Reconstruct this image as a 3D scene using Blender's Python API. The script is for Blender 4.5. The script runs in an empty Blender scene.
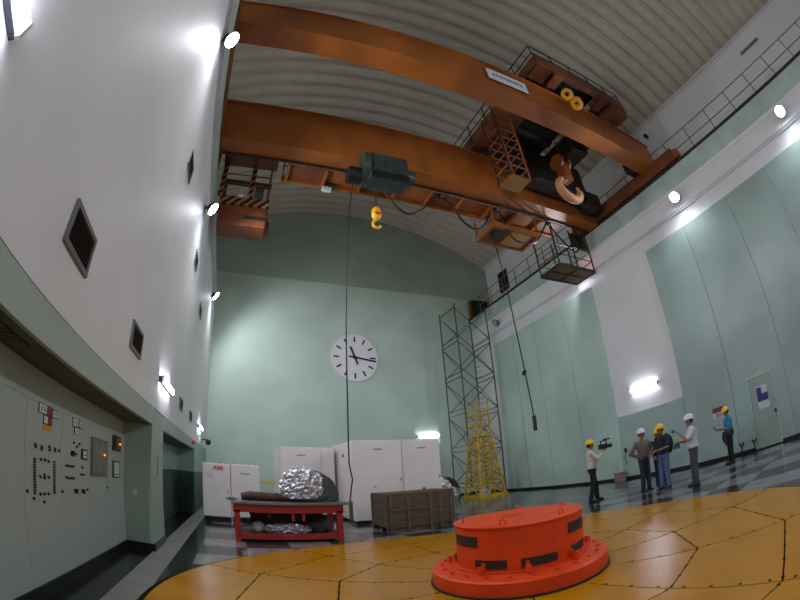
import bpy, bmesh, math, random
from mathutils import Vector, Matrix
random.seed(7)
SC = bpy.context.scene
COL = SC.collection
R = math.radians
PI = math.pi

# ------------------------------------------------------------------ camera
YAW, PITCH, ROLL, FPX, CAMH = .4131, .4214, -.0663, 412.7142, 1.5476
cd = bpy.data.cameras.new('camera')
cd.type = 'PANO'
cd.panorama_type = 'FISHEYE_EQUISOLID'
cd.sensor_fit = 'HORIZONTAL'
cd.sensor_width = 36.0
cd.fisheye_lens = FPX * 36.0 / 800.0
cd.fisheye_fov = R(175)
cd.clip_start = .02
cd.clip_end = 200
cam = bpy.data.objects.new('camera', cd)
COL.objects.link(cam)
_F = Vector((math.sin(YAW) * math.cos(PITCH), math.cos(YAW) * math.cos(PITCH), math.sin(PITCH)))
_R0 = Vector((math.cos(YAW), -math.sin(YAW), 0))
_U0 = _R0.cross(_F)
_R = math.cos(ROLL) * _R0 + math.sin(ROLL) * _U0
_U = -math.sin(ROLL) * _R0 + math.cos(ROLL) * _U0
cam.matrix_world = Matrix(((_R.x, _U.x, -_F.x, 0), (_R.y, _U.y, -_F.y, 0), (_R.z, _U.z, -_F.z, CAMH), (0, 0, 0, 1)))
SC.camera = cam

# ------------------------------------------------------------------ world, exposure
w = bpy.data.worlds.new('world')
SC.world = w
w.use_nodes = True
w.node_tree.nodes['Background'].inputs[0].default_value = (.5, .52, .55, 1)
w.node_tree.nodes['Background'].inputs[1].default_value = .05
SC.view_settings.view_transform = 'Standard'
SC.view_settings.look = 'None'
SC.view_settings.gamma = 1
SC.view_settings.use_curve_mapping = False
SC.view_settings.exposure = 0.86
FLOOD_W = 260.0          # power of each floodlight
TUBE_E = 22.0            # emission of the fluorescent tubes

# ------------------------------------------------------------------ dimensions of the hall
XL, XB, XR, XU, XLU = -1.5275, -2.0385, 13.22, 14.95, -3.26
D, YN = 19.716, -8.0
ZB0, ZB1, ZSP = 9.6, 10.32, 14.19
ZF0, ZF1 = 2.2266, 2.52
YP0, YP1, YP2 = 7.085, 8.2, 14.3


# ------------------------------------------------------------------ materials
def lin(c):
    return tuple(((x / 255) / 12.92 if x / 255 < .04045 else ((x / 255 + .055) / 1.055) ** 2.4) for x in c)


MATS = {}


def mat(name, rgb, rough=.6, metal=0, var=.12, scale=3.0, bump=0, bscale=40, emit=None, estr=0, spec=.5, detail=4, var2=None, stretch=None):
    if name in MATS:
        return MATS[name]
    m = bpy.data.materials.new(name)
    m.use_nodes = True
    nt = m.node_tree
    b = nt.nodes['Principled BSDF']
    c = lin(rgb)
    b.inputs['Roughness'].default_value = rough
    b.inputs['Metallic'].default_value = metal
    b.inputs['Specular IOR Level'].default_value = spec
    tc = nt.nodes.new('ShaderNodeTexCoord')
    src = tc.outputs['Object']
    if stretch:
        mp = nt.nodes.new('ShaderNodeMapping')
        mp.inputs['Scale'].default_value = stretch
        nt.links.new(src, mp.inputs[0])
        src = mp.outputs[0]
    n = nt.nodes.new('ShaderNodeTexNoise')
    n.inputs['Scale'].default_value = scale
    n.inputs['Detail'].default_value = detail
    nt.links.new(src, n.inputs['Vector'])
    r = nt.nodes.new('ShaderNodeValToRGB')
    r.color_ramp.elements[0].position = .32
    r.color_ramp.elements[1].position = .68
    lo = lin(var2) if var2 else tuple(x * (1 - var) for x in c)
    r.color_ramp.elements[0].color = lo + (1,)
    r.color_ramp.elements[1].color = tuple(min(1, x * (1 + var * .6)) for x in c) + (1,)
    nt.links.new(n.outputs['Fac'], r.inputs[0])
    nt.links.new(r.outputs[0], b.inputs['Base Color'])
    if bump:
        n2 = nt.nodes.new('ShaderNodeTexNoise')
        n2.inputs['Scale'].default_value = bscale
        n2.inputs['Detail'].default_value = 3
        nt.links.new(src, n2.inputs['Vector'])
        bp = nt.nodes.new('ShaderNodeBump')
        bp.inputs['Strength'].default_value = bump
        bp.inputs['Distance'].default_value = .02
        nt.links.new(n2.outputs['Fac'], bp.inputs['Height'])
        nt.links.new(bp.outputs[0], b.inputs['Normal'])
    if emit:
        b.inputs['Emission Color'].default_value = lin(emit) + (1,)
        b.inputs['Emission Strength'].default_value = estr
    MATS[name] = m
    return m


def two_tone(name, rgb_a, rgb_b, axis, period, rough=.5, diag=False):
    """painted stripes: the coordinate along the axis (or the x+z diagonal) picks the paint"""
    m = bpy.data.materials.new(name)
    m.use_nodes = True
    nt = m.node_tree
    b = nt.nodes['Principled BSDF']
    b.inputs['Roughness'].default_value = rough
    tc = nt.nodes.new('ShaderNodeTexCoord')
    sp = nt.nodes.new('ShaderNodeSeparateXYZ')
    nt.links.new(tc.outputs['Object'], sp.inputs[0])
    val = sp.outputs[axis]
    if diag:
        a = nt.nodes.new('ShaderNodeMath')
        a.operation = 'ADD'
        ng = nt.nodes.new('ShaderNodeMath')
        ng.operation = 'MULTIPLY'
        ng.inputs[1].default_value = -1
        nt.links.new(sp.outputs[0], ng.inputs[0])
        nt.links.new(ng.outputs[0], a.inputs[0])
        a2 = nt.nodes.new('ShaderNodeMath')
        a2.operation = 'ADD'
        nt.links.new(sp.outputs[1], a2.inputs[0])
        nt.links.new(sp.outputs[2], a2.inputs[1])
        nt.links.new(a2.outputs[0], a.inputs[1])
        val = a.outputs[0]
    d = nt.nodes.new('ShaderNodeMath')
    d.operation = 'DIVIDE'
    nt.links.new(val, d.inputs[0])
    d.inputs[1].default_value = period
    f = nt.nodes.new('ShaderNodeMath')
    f.operation = 'FRACT'
    nt.links.new(d.outputs[0], f.inputs[0])
    g = nt.nodes.new('ShaderNodeMath')
    g.operation = 'GREATER_THAN'
    nt.links.new(f.outputs[0], g.inputs[0])
    g.inputs[1].default_value = .5
    mx = nt.nodes.new('ShaderNodeMix')
    mx.data_type = 'RGBA'
    nt.links.new(g.outputs[0], mx.inputs[0])
    mx.inputs[6].default_value = lin(rgb_a) + (1,)
    mx.inputs[7].default_value = lin(rgb_b) + (1,)
    nt.links.new(mx.outputs[2], b.inputs['Base Color'])
    MATS[name] = m
    return m


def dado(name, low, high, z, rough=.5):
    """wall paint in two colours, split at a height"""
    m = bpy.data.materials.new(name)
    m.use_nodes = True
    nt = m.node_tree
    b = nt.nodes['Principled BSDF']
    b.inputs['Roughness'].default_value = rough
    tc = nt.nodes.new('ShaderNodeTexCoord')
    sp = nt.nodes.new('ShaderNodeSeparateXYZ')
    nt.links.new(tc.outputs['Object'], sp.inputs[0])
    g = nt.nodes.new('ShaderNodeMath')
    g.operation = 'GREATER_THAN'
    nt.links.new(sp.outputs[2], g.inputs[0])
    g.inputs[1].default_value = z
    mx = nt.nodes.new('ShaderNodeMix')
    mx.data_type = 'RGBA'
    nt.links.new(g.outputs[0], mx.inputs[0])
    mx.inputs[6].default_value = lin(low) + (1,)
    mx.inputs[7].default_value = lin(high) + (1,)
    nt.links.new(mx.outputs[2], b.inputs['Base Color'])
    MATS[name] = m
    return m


M = {}
M['white_wall'] = mat('white_wall_paint', (230, 229, 230), .62, var=.05, scale=.7, bump=.05, bscale=6)
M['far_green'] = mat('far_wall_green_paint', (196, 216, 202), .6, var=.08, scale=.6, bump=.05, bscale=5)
M['far_green_shaded'] = mat('shaded_far_wall_green', (172, 188, 174), .7, var=.12, scale=.5, bump=.05, bscale=5)  # same green wall, shade above the floodlights put into a darker colour
M['panel_green'] = mat('wall_panel_green', (190, 212, 203), .32, var=.14, scale=.45, bump=.1, bscale=2.2, detail=6)
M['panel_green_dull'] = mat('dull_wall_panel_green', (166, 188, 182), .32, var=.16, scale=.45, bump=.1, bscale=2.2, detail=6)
M['beam_green'] = mat('runway_beam_green', (184, 204, 194), .5, var=.12, scale=1.2)
M['fascia_green'] = mat('fascia_green', (168, 182, 172), .55, var=.05, scale=1)
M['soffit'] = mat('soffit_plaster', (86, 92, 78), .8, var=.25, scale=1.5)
M['panel_grey'] = mat('control_panel_enamel', (170, 182, 176), .42, var=.04, scale=.9)
M['pilaster_green'] = mat('pilaster_green', (156, 176, 162), .55, var=.06, scale=1)
M['roof'] = mat('galvanised_roof_sheet', (206, 196, 180), .5, .0, var=.1, scale=.8, bump=.03, bscale=8)
M['conduit_paint'] = mat('painted_conduit', (196, 198, 200), .6)
M['rubber_black'] = mat('black_rubber', (22, 22, 22), .6, var=.2)
M['skirting'] = mat('black_skirting', (26, 28, 28), .35, var=.2)
M['tile_light'] = mat('light_grey_tile', (122, 120, 122), .16, var=.12, scale=2.5, bump=.02, bscale=5)
M['tile_dark'] = mat('dark_grey_tile', (56, 56, 60), .12, var=.2, scale=2.5, bump=.02, bscale=5)
M['tile_black'] = mat('black_floor_strip', (30, 30, 34), .16, var=.25, scale=2)
M['strip_grey'] = mat('grey_floor_strip', (118, 118, 112), .35, var=.2, scale=2.2)
M['yellow_plate'] = mat('yellow_painted_steel', (180, 122, 8), .2, spec=.3, var=.15, scale=1.1, bump=.1, bscale=55)
M['seam'] = mat('dark_seam', (34, 26, 12), .9, spec=.05)
M['orange_paint'] = mat('orange_red_paint', (226, 72, 26), .42, spec=.3, var=.14, scale=1.8, bump=.04, bscale=20)
M['grille'] = mat('dark_grille', (48, 38, 34), .6, var=.3, scale=30)
M['crane_orange'] = mat('crane_orange_paint', (164, 92, 24), .5, var=.2, scale=.5, var2=(118, 60, 20), detail=6)
M['crane_brown'] = mat('crane_brown_plate', (124, 66, 26), .6, var=.3, scale=1.0, var2=(84, 44, 22))
M['crane_dark'] = mat('greasy_dark_steel', (40, 34, 30), .55, var=.3, scale=3)
M['crane_light'] = mat('pale_orange_plate', (168, 120, 60), .6, var=.2, scale=2)
M['hoist_green'] = mat('hoist_dark_green', (50, 66, 60), .4, var=.2, scale=4)
M['yellow'] = mat('safety_yellow', (240, 190, 20), .4, var=.1)
M['sheave_yellow'] = mat('sheave_yellow', (226, 158, 36), .4, var=.1)
M['yellow_steel'] = mat('yellow_lattice_paint', (196, 158, 44), .5, var=.3, scale=5)
M['hook_steel'] = mat('hook_primer', (200, 140, 100), .5, var=.2, scale=4)
M['steel'] = mat('grey_steel', (120, 120, 120), .4, .7, var=.2)
M['scaffold'] = mat('scaffold_steel', (62, 84, 78), .5, .2, var=.3, scale=3)
M['clock_white'] = mat('clock_face_white', (236, 234, 240), .4, var=.03)
M['black'] = mat('black_paint', (16, 16, 18), .5, var=.1)
M['cabinet'] = mat('cabinet_cream', (232, 224, 220), .45, var=.05, scale=1.4)
M['logo_red'] = mat('logo_red', (220, 30, 40), .5, var=.02)
M['red_steel'] = mat('red_table_paint', (156, 36, 26), .5, var=.2, scale=3)
M['table_top'] = mat('scuffed_steel_top', (128, 130, 130), .35, .6, var=.25, scale=4)
M['foil'] = mat('silver_foil', (205, 208, 215), .25, .9, var=.2, scale=8, bump=.6, bscale=18)
M['tarp'] = mat('dark_tarp', (62, 64, 62), .7, var=.3, scale=3, bump=.4, bscale=10)
M['brown_roll'] = mat('dark_brown_wrap', (78, 40, 36), .6, var=.3, scale=5, bump=.3, bscale=15)
M['wood'] = mat('weathered_crate_wood', (92, 76, 56), .8, var=.3, scale=4, stretch=(1, 6, 6), bump=.2, bscale=18)
M['wood_dark'] = mat('crate_batten_wood', (92, 86, 70), .8, var=.3, scale=5)
M['frame_grey'] = mat('vent_frame', (112, 112, 114), .5, .2, var=.1)
M['vent_dark'] = mat('vent_louver', (66, 60, 54), .6, var=.2)
M['lamp_body'] = mat('lamp_housing', (70, 74, 84), .4, .5)
M['flood_lens'] = mat('flood_lens', (255, 255, 255), .3, emit=(222, 232, 255), estr=60)
M['tube_lit'] = mat('tube_lit', (255, 255, 255), .3, emit=(235, 240, 255), estr=TUBE_E)
M['tube_off'] = mat('tube_unlit', (170, 170, 170), .3)
M['amber_glint'] = mat('amber_reflection', (255, 120, 40), .3, emit=(255, 110, 30), estr=2.2)  # amber glow standing in for reflections on the panels
M['meter_white'] = mat('meter_white', (206, 210, 206), .4)
M['sticker_red'] = mat('sticker_red', (150, 42, 46), .5)
M['sticker_orange'] = mat('sticker_orange', (208, 150, 60), .5)
M['chart_grey'] = mat('chart_panel', (128, 122, 112), .4, var=.35, scale=14)
M['brass_plate'] = mat('yellowed_display', (120, 88, 36), .4, var=.5, scale=8)
M['dial'] = mat('small_black_dial', (28, 30, 30), .4)
M['rail_brown'] = mat('railing_ochre', (132, 112, 78), .5, var=.2)
M['stripes'] = two_tone('hazard_stripes', (30, 26, 22), (176, 120, 70), 2, .3, diag=True)
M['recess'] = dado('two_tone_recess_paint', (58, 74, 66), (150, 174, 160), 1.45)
M['poster_white'] = mat('poster_paper', (214, 214, 220), .6)
M['poster_blue'] = mat('poster_blue', (62, 62, 128), .6, var=.3, scale=9)
M['door_green'] = mat('door_green', (160, 182, 174), .4, var=.1, scale=1)
M['skin'] = mat('skin', (150, 104, 80), .55, var=.08, scale=8)
M['hair'] = mat('black_hair', (24, 20, 18), .5)
M['shoe'] = mat('dark_shoe', (34, 32, 34), .5)
M['helmet_yellow'] = mat('helmet_yellow', (246, 196, 20), .3, var=.04)
M['helmet_white'] = mat('helmet_white', (232, 234, 238), .3, var=.04)
for k, c in dict(beige=(204, 194, 182), black_cloth=(26, 25, 27), grey_shirt=(108, 102, 92), navy_jeans=(38, 46, 66), navy=(34, 34, 50), jeans=(86, 108, 146),
                 white_shirt=(206, 208, 218), grey_trouser=(74, 74, 80), blue=(40, 132, 172), dark_jacket=(44, 46, 62)).items():
    M[k] = mat('cloth_' + k, c, .85, var=.14, scale=9, bump=.15, bscale=30)
M['blue_folder'] = mat('blue_folder', (50, 110, 150), .5)
M['bin'] = mat('dusty_box', (142, 124, 116), .7, var=.15)
M['white_rag'] = mat('white_rag', (190, 192, 196), .8, var=.15)


# ------------------------------------------------------------------ mesh helpers
class MB:
    def __init__(s):
        s.v, s.f = [], []

    def _add(s, vs, fs):
        o = len(s.v)
        s.v += [tuple(v) for v in vs]
        s.f += [tuple(i + o for i in f) for f in fs]
        return s

    def box(s, x0, y0, z0, x1, y1, z1):
        x0, x1 = min(x0, x1), max(x0, x1)
        y0, y1 = min(y0, y1), max(y0, y1)
        z0, z1 = min(z0, z1), max(z0, z1)
        return s._add([(x0, y0, z0), (x1, y0, z0), (x1, y1, z0), (x0, y1, z0), (x0, y0, z1), (x1, y0, z1), (x1, y1, z1), (x0, y1, z1)],
                      [(0, 3, 2, 1), (4, 5, 6, 7), (0, 1, 5, 4), (1, 2, 6, 5), (2, 3, 7, 6), (3, 0, 4, 7)])

    def bar(s, p, q, w, h=None, up=(0, 0, 1)):
        """rectangular bar from p to q"""
        h = h or w
        p, q = Vector(p), Vector(q)
        d = (q - p).normalized()
        u = Vector(up)
        if abs(d.dot(u)) > .97:
            u = Vector((0, 1, 0))
        a = d.cross(u).normalized() * (w / 2)
        b = a.cross(d).normalized() * (h / 2)
        vs = [e + i * a + j * b for e in (p, q) for i, j in ((-1, -1), (1, -1), (1, 1), (-1, 1))]
        return s._add(vs, [(3, 2, 1, 0), (4, 5, 6, 7), (0, 1, 5, 4), (1, 2, 6, 5), (2, 3, 7, 6), (3, 0, 4, 7)])

    def tube(s, pts, r, n=8, radii=None, caps=True):
        pts = [Vector(p) for p in pts]
        m = len(pts)
        vs, fs = [], []
        prev = None
        for i, p in enumerate(pts):
            t = (pts[min(i + 1, m - 1)] - pts[max(i - 1, 0)]).normalized()
            if prev is None:
                u = Vector((0, 0, 1)) if abs(t.z) < .9 else Vector((1, 0, 0))
                a = t.cross(u).normalized()
            else:
                a = (prev - t * prev.dot(t)).normalized()
            prev = a
            b = t.cross(a)
            rr = radii[i] if radii else r
            vs += [p + rr * (math.cos(2 * PI * k / n) * a + math.sin(2 * PI * k / n) * b) for k in range(n)]
        for i in range(m - 1):
            for k in range(n):
                k2 = (k + 1) % n
                fs.append((i * n + k, i * n + k2, (i + 1) * n + k2, (i + 1) * n + k))
        if caps:
            fs.append(tuple(range(n))[::-1])
            fs.append(tuple((m - 1) * n + k for k in range(n)))
        return s._add(vs, fs)

    def cyl(s, p, q, r, r2=None, n=16):
        return s.tube([p, q], r, n, radii=[r, r if r2 is None else r2])

    def capsule(s, p, q, r1, r2, n=10):
        p, q = Vector(p), Vector(q)
        d = (q - p).normalized()
        pts, rad = [], []
        for a in (-80, -50, -20):
            pts.append(p + d * r1 * math.sin(R(a)))
            rad.append(r1 * math.cos(R(a)))
        for a in (20, 50, 80):
            pts.append(q + d * r2 * math.sin(R(a)))
            rad.append(r2 * math.cos(R(a)))
        return s.tube(pts, 0, n, radii=rad)

    def loft(s, secs, n=16):
        """secs: (centre, half width along x axis vector, half depth along y axis vector)"""
        vs, fs = [], []
        for c, ax, ay in secs:
            c, ax, ay = Vector(c), Vector(ax), Vector(ay)
            vs += [c + math.cos(2 * PI * k / n) * ax + math.sin(2 * PI * k / n) * ay for k in range(n)]
        m = len(secs)
        for i in range(m - 1):
            for k in range(n):
                k2 = (k + 1) % n
                fs.append((i * n + k, i * n + k2, (i + 1) * n + k2, (i + 1) * n + k))
        fs.append(tuple(range(n))[::-1])
        fs.append(tuple((m - 1) * n + k for k in range(n)))
        return s._add(vs, fs)

    def lathe(s, prof, n=48, c=(0, 0, 0)):
        """prof: (radius, z) from bottom to top, closed on the axis where radius is 0"""
        vs, fs, rows = [], [], []
        for r, z in prof:
            if r < 1e-6:
                rows.append([len(vs)])
                vs.append((c[0], c[1], c[2] + z))
            else:
                rows.append(list(range(len(vs), len(vs) + n)))
                vs += [(c[0] + r * math.cos(2 * PI * k / n), c[1] + r * math.sin(2 * PI * k / n), c[2] + z) for k in range(n)]
        for a, b in zip(rows, rows[1:]):
            for k in range(n):
                k2 = (k + 1) % n
                if len(a) == 1 and len(b) == 1:
                    continue
                if len(a) == 1:
                    fs.append((a[0], b[k2], b[k]))
                elif len(b) == 1:
                    fs.append((a[k], a[k2], b[0]))
                else:
                    fs.append((a[k], a[k2], b[k2], b[k]))
        return s._add(vs, fs)

    def ell(s, c, rx, ry, rz, n=14, m=9):
        prof = []
        vs, fs = [], []
        for i in range(m + 1):
            a = -PI / 2 + PI * i / m
            for k in range(n):
                b = 2 * PI * k / n
                vs.append((c[0] + rx * math.cos(a) * math.cos(b), c[1] + ry * math.cos(a) * math.sin(b), c[2] + rz * math.sin(a)))
        for i in range(m):
            for k in range(n):
                k2 = (k + 1) % n
                fs.append((i * n + k, i * n + k2, (i + 1) * n + k2, (i + 1) * n + k))
        return s._add(vs, fs)

    def prism(s, poly, z0, z1):
        n = len(poly)
        vs = [(x, y, z0) for x, y in poly] + [(x, y, z1) for x, y in poly]
        fs = [tuple(range(n))[::-1], tuple(range(n, 2 * n))] + [(i, (i + 1) % n, n + (i + 1) % n, n + i) for i in range(n)]
        return s._add(vs, fs)

    def prism_y(s, poly, y0, y1):
        """polygon in xz extruded along y"""
        n = len(poly)
        vs = [(x, y0, z) for x, z in poly] + [(x, y1, z) for x, z in poly]
        fs = [tuple(range(n)), tuple(range(n, 2 * n))[::-1]] + [(i, n + i, n + (i + 1) % n, (i + 1) % n) for i in range(n)]
        return s._add(vs, fs)

    def mesh(s, name, m, smooth=False):
        me = bpy.data.meshes.new(name)
        me.from_pydata(s.v, [], s.f)
        bm = bmesh.new()
        bm.from_mesh(me)
        bmesh.ops.remove_doubles(bm, verts=bm.verts, dist=1e-5)
        bmesh.ops.recalc_face_normals(bm, faces=bm.faces)
        bm.to_mesh(me)
        bm.free()
        if m:
            me.materials.append(m)
        if smooth:
            me.polygons.foreach_set('use_smooth', [True] * len(me.polygons))
            try:
                me.set_sharp_from_angle(angle=R(40))
            except Exception:
                pass
        return me

    def build(s, name, m, parent=None, smooth=False, bevel=0, loc=None):
        o = bpy.data.objects.new(name, s.mesh(name, m, smooth))
        COL.objects.link(o)
        if parent:
            o.parent = parent
        if loc:
            o.location = loc
        if bevel:
            bv = o.modifiers.new('bevel', 'BEVEL')
            bv.width = bevel
            bv.segments = 2
            bv.limit_method = 'ANGLE'
        return o


def tag(o, label=None, cat=None, group=None, kind=None):
    if label:
        o['label'] = label
    if cat:
        o['category'] = cat
    if group:
        o['group'] = group
    if kind:
        o['kind'] = kind
    return o


def thing(name, label, cat, loc=(0, 0, 0), rz=0, group=None, kind=None):
    o = bpy.data.objects.new(name, None)
    o.empty_display_size = .2
    COL.objects.link(o)
    o.location = loc
    o.rotation_euler = (0, 0, rz)
    return tag(o, label, cat, group, kind)


def inst(name, me, parent, loc=(0, 0, 0), rot=(0, 0, 0)):
    o = bpy.data.objects.new(name, me)
    COL.objects.link(o)
    o.parent = parent
    o.location = loc
    o.rotation_euler = rot
    return o


def box(name, m, parent, *a, bevel=0):
    return MB().box(*a).build(name, m, parent, bevel=bevel)


def text_mesh(body, size, m, depth=.004):
    cu = bpy.data.curves.new('lettering', 'FONT')
    cu.body = body
    cu.size = size
    cu.extrude = depth
    cu.offset = size * .02
    cu.align_x = 'CENTER'
    cu.align_y = 'CENTER'
    t = bpy.data.objects.new('lettering_source', cu)
    COL.objects.link(t)
    dg = bpy.context.evaluated_depsgraph_get()
    me = bpy.data.meshes.new_from_object(t.evaluated_get(dg))
    bpy.data.objects.remove(t)
    me.materials.clear()
    me.materials.append(m)
    return me


# ================================================================== THE SETTING
TS = .9
TX0, TY0 = -.8, 6.5
# floor slab: beyond the single tiles the same checker goes on in the material
fm = bpy.data.materials.new('checker_floor')
fm.use_nodes = True
nt = fm.node_tree
b = nt.nodes['Principled BSDF']
b.inputs['Roughness'].default_value = .15
tc = nt.nodes.new('ShaderNodeTexCoord')
mp = nt.nodes.new('ShaderNodeMapping')
mp.inputs['Location'].default_value = (-TX0 / TS, -TY0 / TS, .5)
mp.inputs['Scale'].default_value = (1 / TS, 1 / TS, 0)
ck = nt.nodes.new('ShaderNodeTexChecker')
ck.inputs['Scale'].default_value = 1
ck.inputs[1].default_value = lin((122, 120, 122)) + (1,)
ck.inputs[2].default_value = lin((56, 56, 60)) + (1,)
nt.links.new(tc.outputs['Object'], mp.inputs[0])
nt.links.new(mp.outputs[0], ck.inputs[0])
nt.links.new(ck.outputs[0], b.inputs['Base Color'])
floor = MB().box(-3.6, YN, -.2, 15.3, D + .3, 0).build('floor', fm)
tag(floor, 'glossy grey and black checkered tile floor of the hall', 'floor', kind='structure')
DC = (3.24, 4.27)
DR = 4.37
tile_me = [MB().box(.004, .004, -.01, TS - .004, TS - .004, .003).mesh('floor_tile', M[k]) for k in ('tile_light', 'tile_dark')]
for i in range(15):
    for j in range(-5, 14):
        x, y = TX0 + i * TS, TY0 + j * TS
        far = max(math.hypot(x + a - DC[0], y + c - DC[1]) for a in (0, TS) for c in (0, TS))
        if far < DR - .03:
            continue
        inst('floor_tile', tile_me[(i + j) % 2], floor, (x, y, 0))
box('border_strip', M['tile_black'], floor, -1.15, YN, -.01, TX0 - .004, D, .003)
box('border_strip', M['strip_grey'], floor, -1.56, YN, -.01, -1.154, D, .004)
box('border_strip', M['tile_black'], floor, -2.6, YN, -.01, -1.564, D, .003)
box('border_strip', M['tile_black'], floor, TX0 + 15 * TS + .004, YN, -.01, XR, D, .003)

# ---- far wall
wf = MB().box(-1.95, D, 0, XR + .5, D + .4, 11.7).build('wall_far', M['far_green'])
tag(wf, 'tall pale green end wall carrying the round clock', 'wall', kind='structure')
RA = (9.105 ** 2 + 2.36 ** 2) / (2 * 2.36)
XC = (XU + XLU) / 2


def arch(x):
    return ZSP + 2.36 - (RA - math.sqrt(RA * RA - (x - XC) ** 2))


poly = [(XLU, 11.7), (XU, 11.7)] + [(XU + (XLU - XU) * k / 28, arch(XU + (XLU - XU) * k / 28) + .25) for k in range(29)]
up = MB().prism_y(poly, D + .06, D + .4).build('upper_wall', M['far_green_shaded'], wf)
MB().box(XLU, D + .02, 11.66, XU, D + .1, 11.74).build('ledge_line', M['far_green_shaded'], wf)
box('side_return', M['far_green'], wf, XR + .5, D + .06, 0, XU, D + .4, 11.7)
# ---- near wall (behind the camera)
poly = [(XLU, -.2), (XU, -.2)] + [(XU + (XLU - XU) * k / 28, arch(XU + (XLU - XU) * k / 28) + .25) for k in range(29)]
wn = MB().prism_y(poly, YN - .3, YN).build('wall_near', M['white_wall'])
tag(wn, 'plain pale end wall behind the viewer', 'wall', kind='structure')

# ---- left wall
wl = MB().box(XL - .4, YN, ZF1, XL, D, ZB0).build('wall_left', M['white_wall'])
tag(wl, 'high pale grey plastered wall beside the viewer with diamond seen vents', 'wall', kind='structure')
wl['label'] = 'high pale grey plastered side wall close beside the viewer'
box('runway_beam', M['beam_green'], wl, XLU, YN, ZB0, XL + .02, D, ZB1)
box('conduit', M['conduit_paint'], wl, XL, YN, 9.38, XL + .05, D, 9.43)
box('conduit', M['conduit_paint'], wl, XL, YN, 9.22, XL + .04, D, 9.26)
box('crane_rail', M['crane_dark'], wl, XL - .32, YN, ZB1, XL - .22, D, ZB1 + .13)
box('upper_wall', M['white_wall'], wl, XLU - .3, YN, ZB1, XLU, D, ZSP + .3)
fa = box('fascia', M['fascia_green'], wl, XB - .6, YN, ZF0, XL + .012, YP0, ZF1 - .012)
box('fascia', M['fascia_green'], wl, XB - .6, YP1, ZF0, XL + .012, YP2, ZF1 - .012)
box('shadow_gap', M['skirting'], wl, XL - .3, YN, ZF1 - .014, XL + .004, D, ZF1)
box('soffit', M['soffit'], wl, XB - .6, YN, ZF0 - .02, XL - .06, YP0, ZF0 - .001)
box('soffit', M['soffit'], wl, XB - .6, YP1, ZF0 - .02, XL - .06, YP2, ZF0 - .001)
box('back_wall', M['fascia_green'], wl, XB - .75, YN, 0, XB - .02, YP0, ZF0 - .02)
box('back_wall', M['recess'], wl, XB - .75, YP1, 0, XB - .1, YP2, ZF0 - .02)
box('pilaster', M['pilaster_green'], wl, XB - .6, YP0, 0, XL, YP1, ZF1 - .014)
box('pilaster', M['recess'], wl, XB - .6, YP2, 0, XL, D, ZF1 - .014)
bl = box('baseboard_left', M['skirting'], None, XB - .02, YN, 0, XB + .022, YP0, .14)
tag(bl, 'black skirting strip along the foot of the control panels', 'baseboard', kind='structure')
bl2 = MB().box(XB, YP0 - .02, 0, XL + .02, YP0, .14).box(XL, YP0 - .02, 0, XL + .02, YP1 + .02, .14).build('baseboard_pilaster', M['skirting'])
tag(bl2, 'black skirting wrapped around the green pilaster', 'baseboard', kind='structure')
for k in range(9):
    box('label_stroke', M['black'], wl, XL, 7.62, 1.33 + k * .042, XL + .004, 7.68 + .02 * (k % 2), 1.355 + k * .042)
# recess lamp slots in the soffit
sl = thing('recessed_downlight', 'dark recessed light slot with brass louvers in the soffit over the panels', 'light', (-1.83, 2.3, ZF0 - .02))
box('housing', M['crane_dark'], sl, -.16, -.42, -.012, .16, .42, .0)
for k in range(9):
    box('louver', M['brass_plate'], sl, -.14, -.38 + k * .09, -.02, .14, -.36 + k * .09, -.012)
# shutter leaf in the second recess
d2 = thing('door_2', 'pale flush door leaf standing in the second recess', 'door', (XB - .1, 9.3, 0), kind='structure')
box('leaf', M['panel_grey'], d2, 0, -.95, .02, .05, .95, 2.05, bevel=.004)
box('frame', M['black'], d2, 0, -1.02, .02, .07, -.95, 2.1)
box('handle', M['steel'], d2, .05, .75, 1.0, .09, .8, 1.12)

# ---- right wall
wr = MB().box(XR + .03, YN, 0, XR + .45, D, ZB0).build('wall_right', M['white_wall'])
tag(wr, 'white side wall with tall green panels below the crane rail', 'wall', kind='structure')
box('runway_beam', M['beam_green'], wr, XR, YN, ZB0, XU, D, ZB1)
box('crane_rail', M['crane_dark'], wr, XR + .18, YN, ZB1, XR + .3, D, ZB1 + .13)
box('cable_tray', M['crane_dark'], wr, XR + .0, YN, ZB1, XR + .025, D, ZB1 + .14)
box('upper_wall', M['white_wall'], wr, XU, YN, ZB1, XU + .3, D, ZSP + .3)
box('ledge', M['white_wall'], wr, XR, YN, 9.42, XR + .05, D, 9.5)
box('conduit', M['conduit_paint'], wr, XR - .0, YN, 8.64, XR + .03, D, 8.68)
box('conduit', M['conduit_paint'], wr, XR - .0, YN, 8.74, XR + .03, D, 8.76)
for y0, y1, z1 in [(16.0, 17.7, 8.08), (14.23, 16.0, 8.08), (12.15, 14.23, 8.08), (10.08, 12.15, 8.08), (6.95, 10.08, 2.5),
                   (4.95, 6.95, 8.08), (2.85, 4.95, 8.08), (.95, 2.85, 8.08), (-1.1, .95, 8.08), (-3.2, -1.1, 8.08), (-5.3, -3.2, 8.08)]:
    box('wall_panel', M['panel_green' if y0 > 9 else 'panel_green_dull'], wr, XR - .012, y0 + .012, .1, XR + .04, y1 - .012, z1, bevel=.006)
br = box('baseboard_right', M['skirting'], None, XR - .03, YN, 0, XR + .03, D, .11)
tag(br, 'black skirting strip along the foot of the green panels', 'baseboard', kind='structure')
bf = box('baseboard_far', M['skirting'], None, XL, D - .03, 0, XR - .03, D, .12)
tag(bf, 'black skirting strip along the foot of the far wall', 'baseboard', kind='structure')

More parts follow.
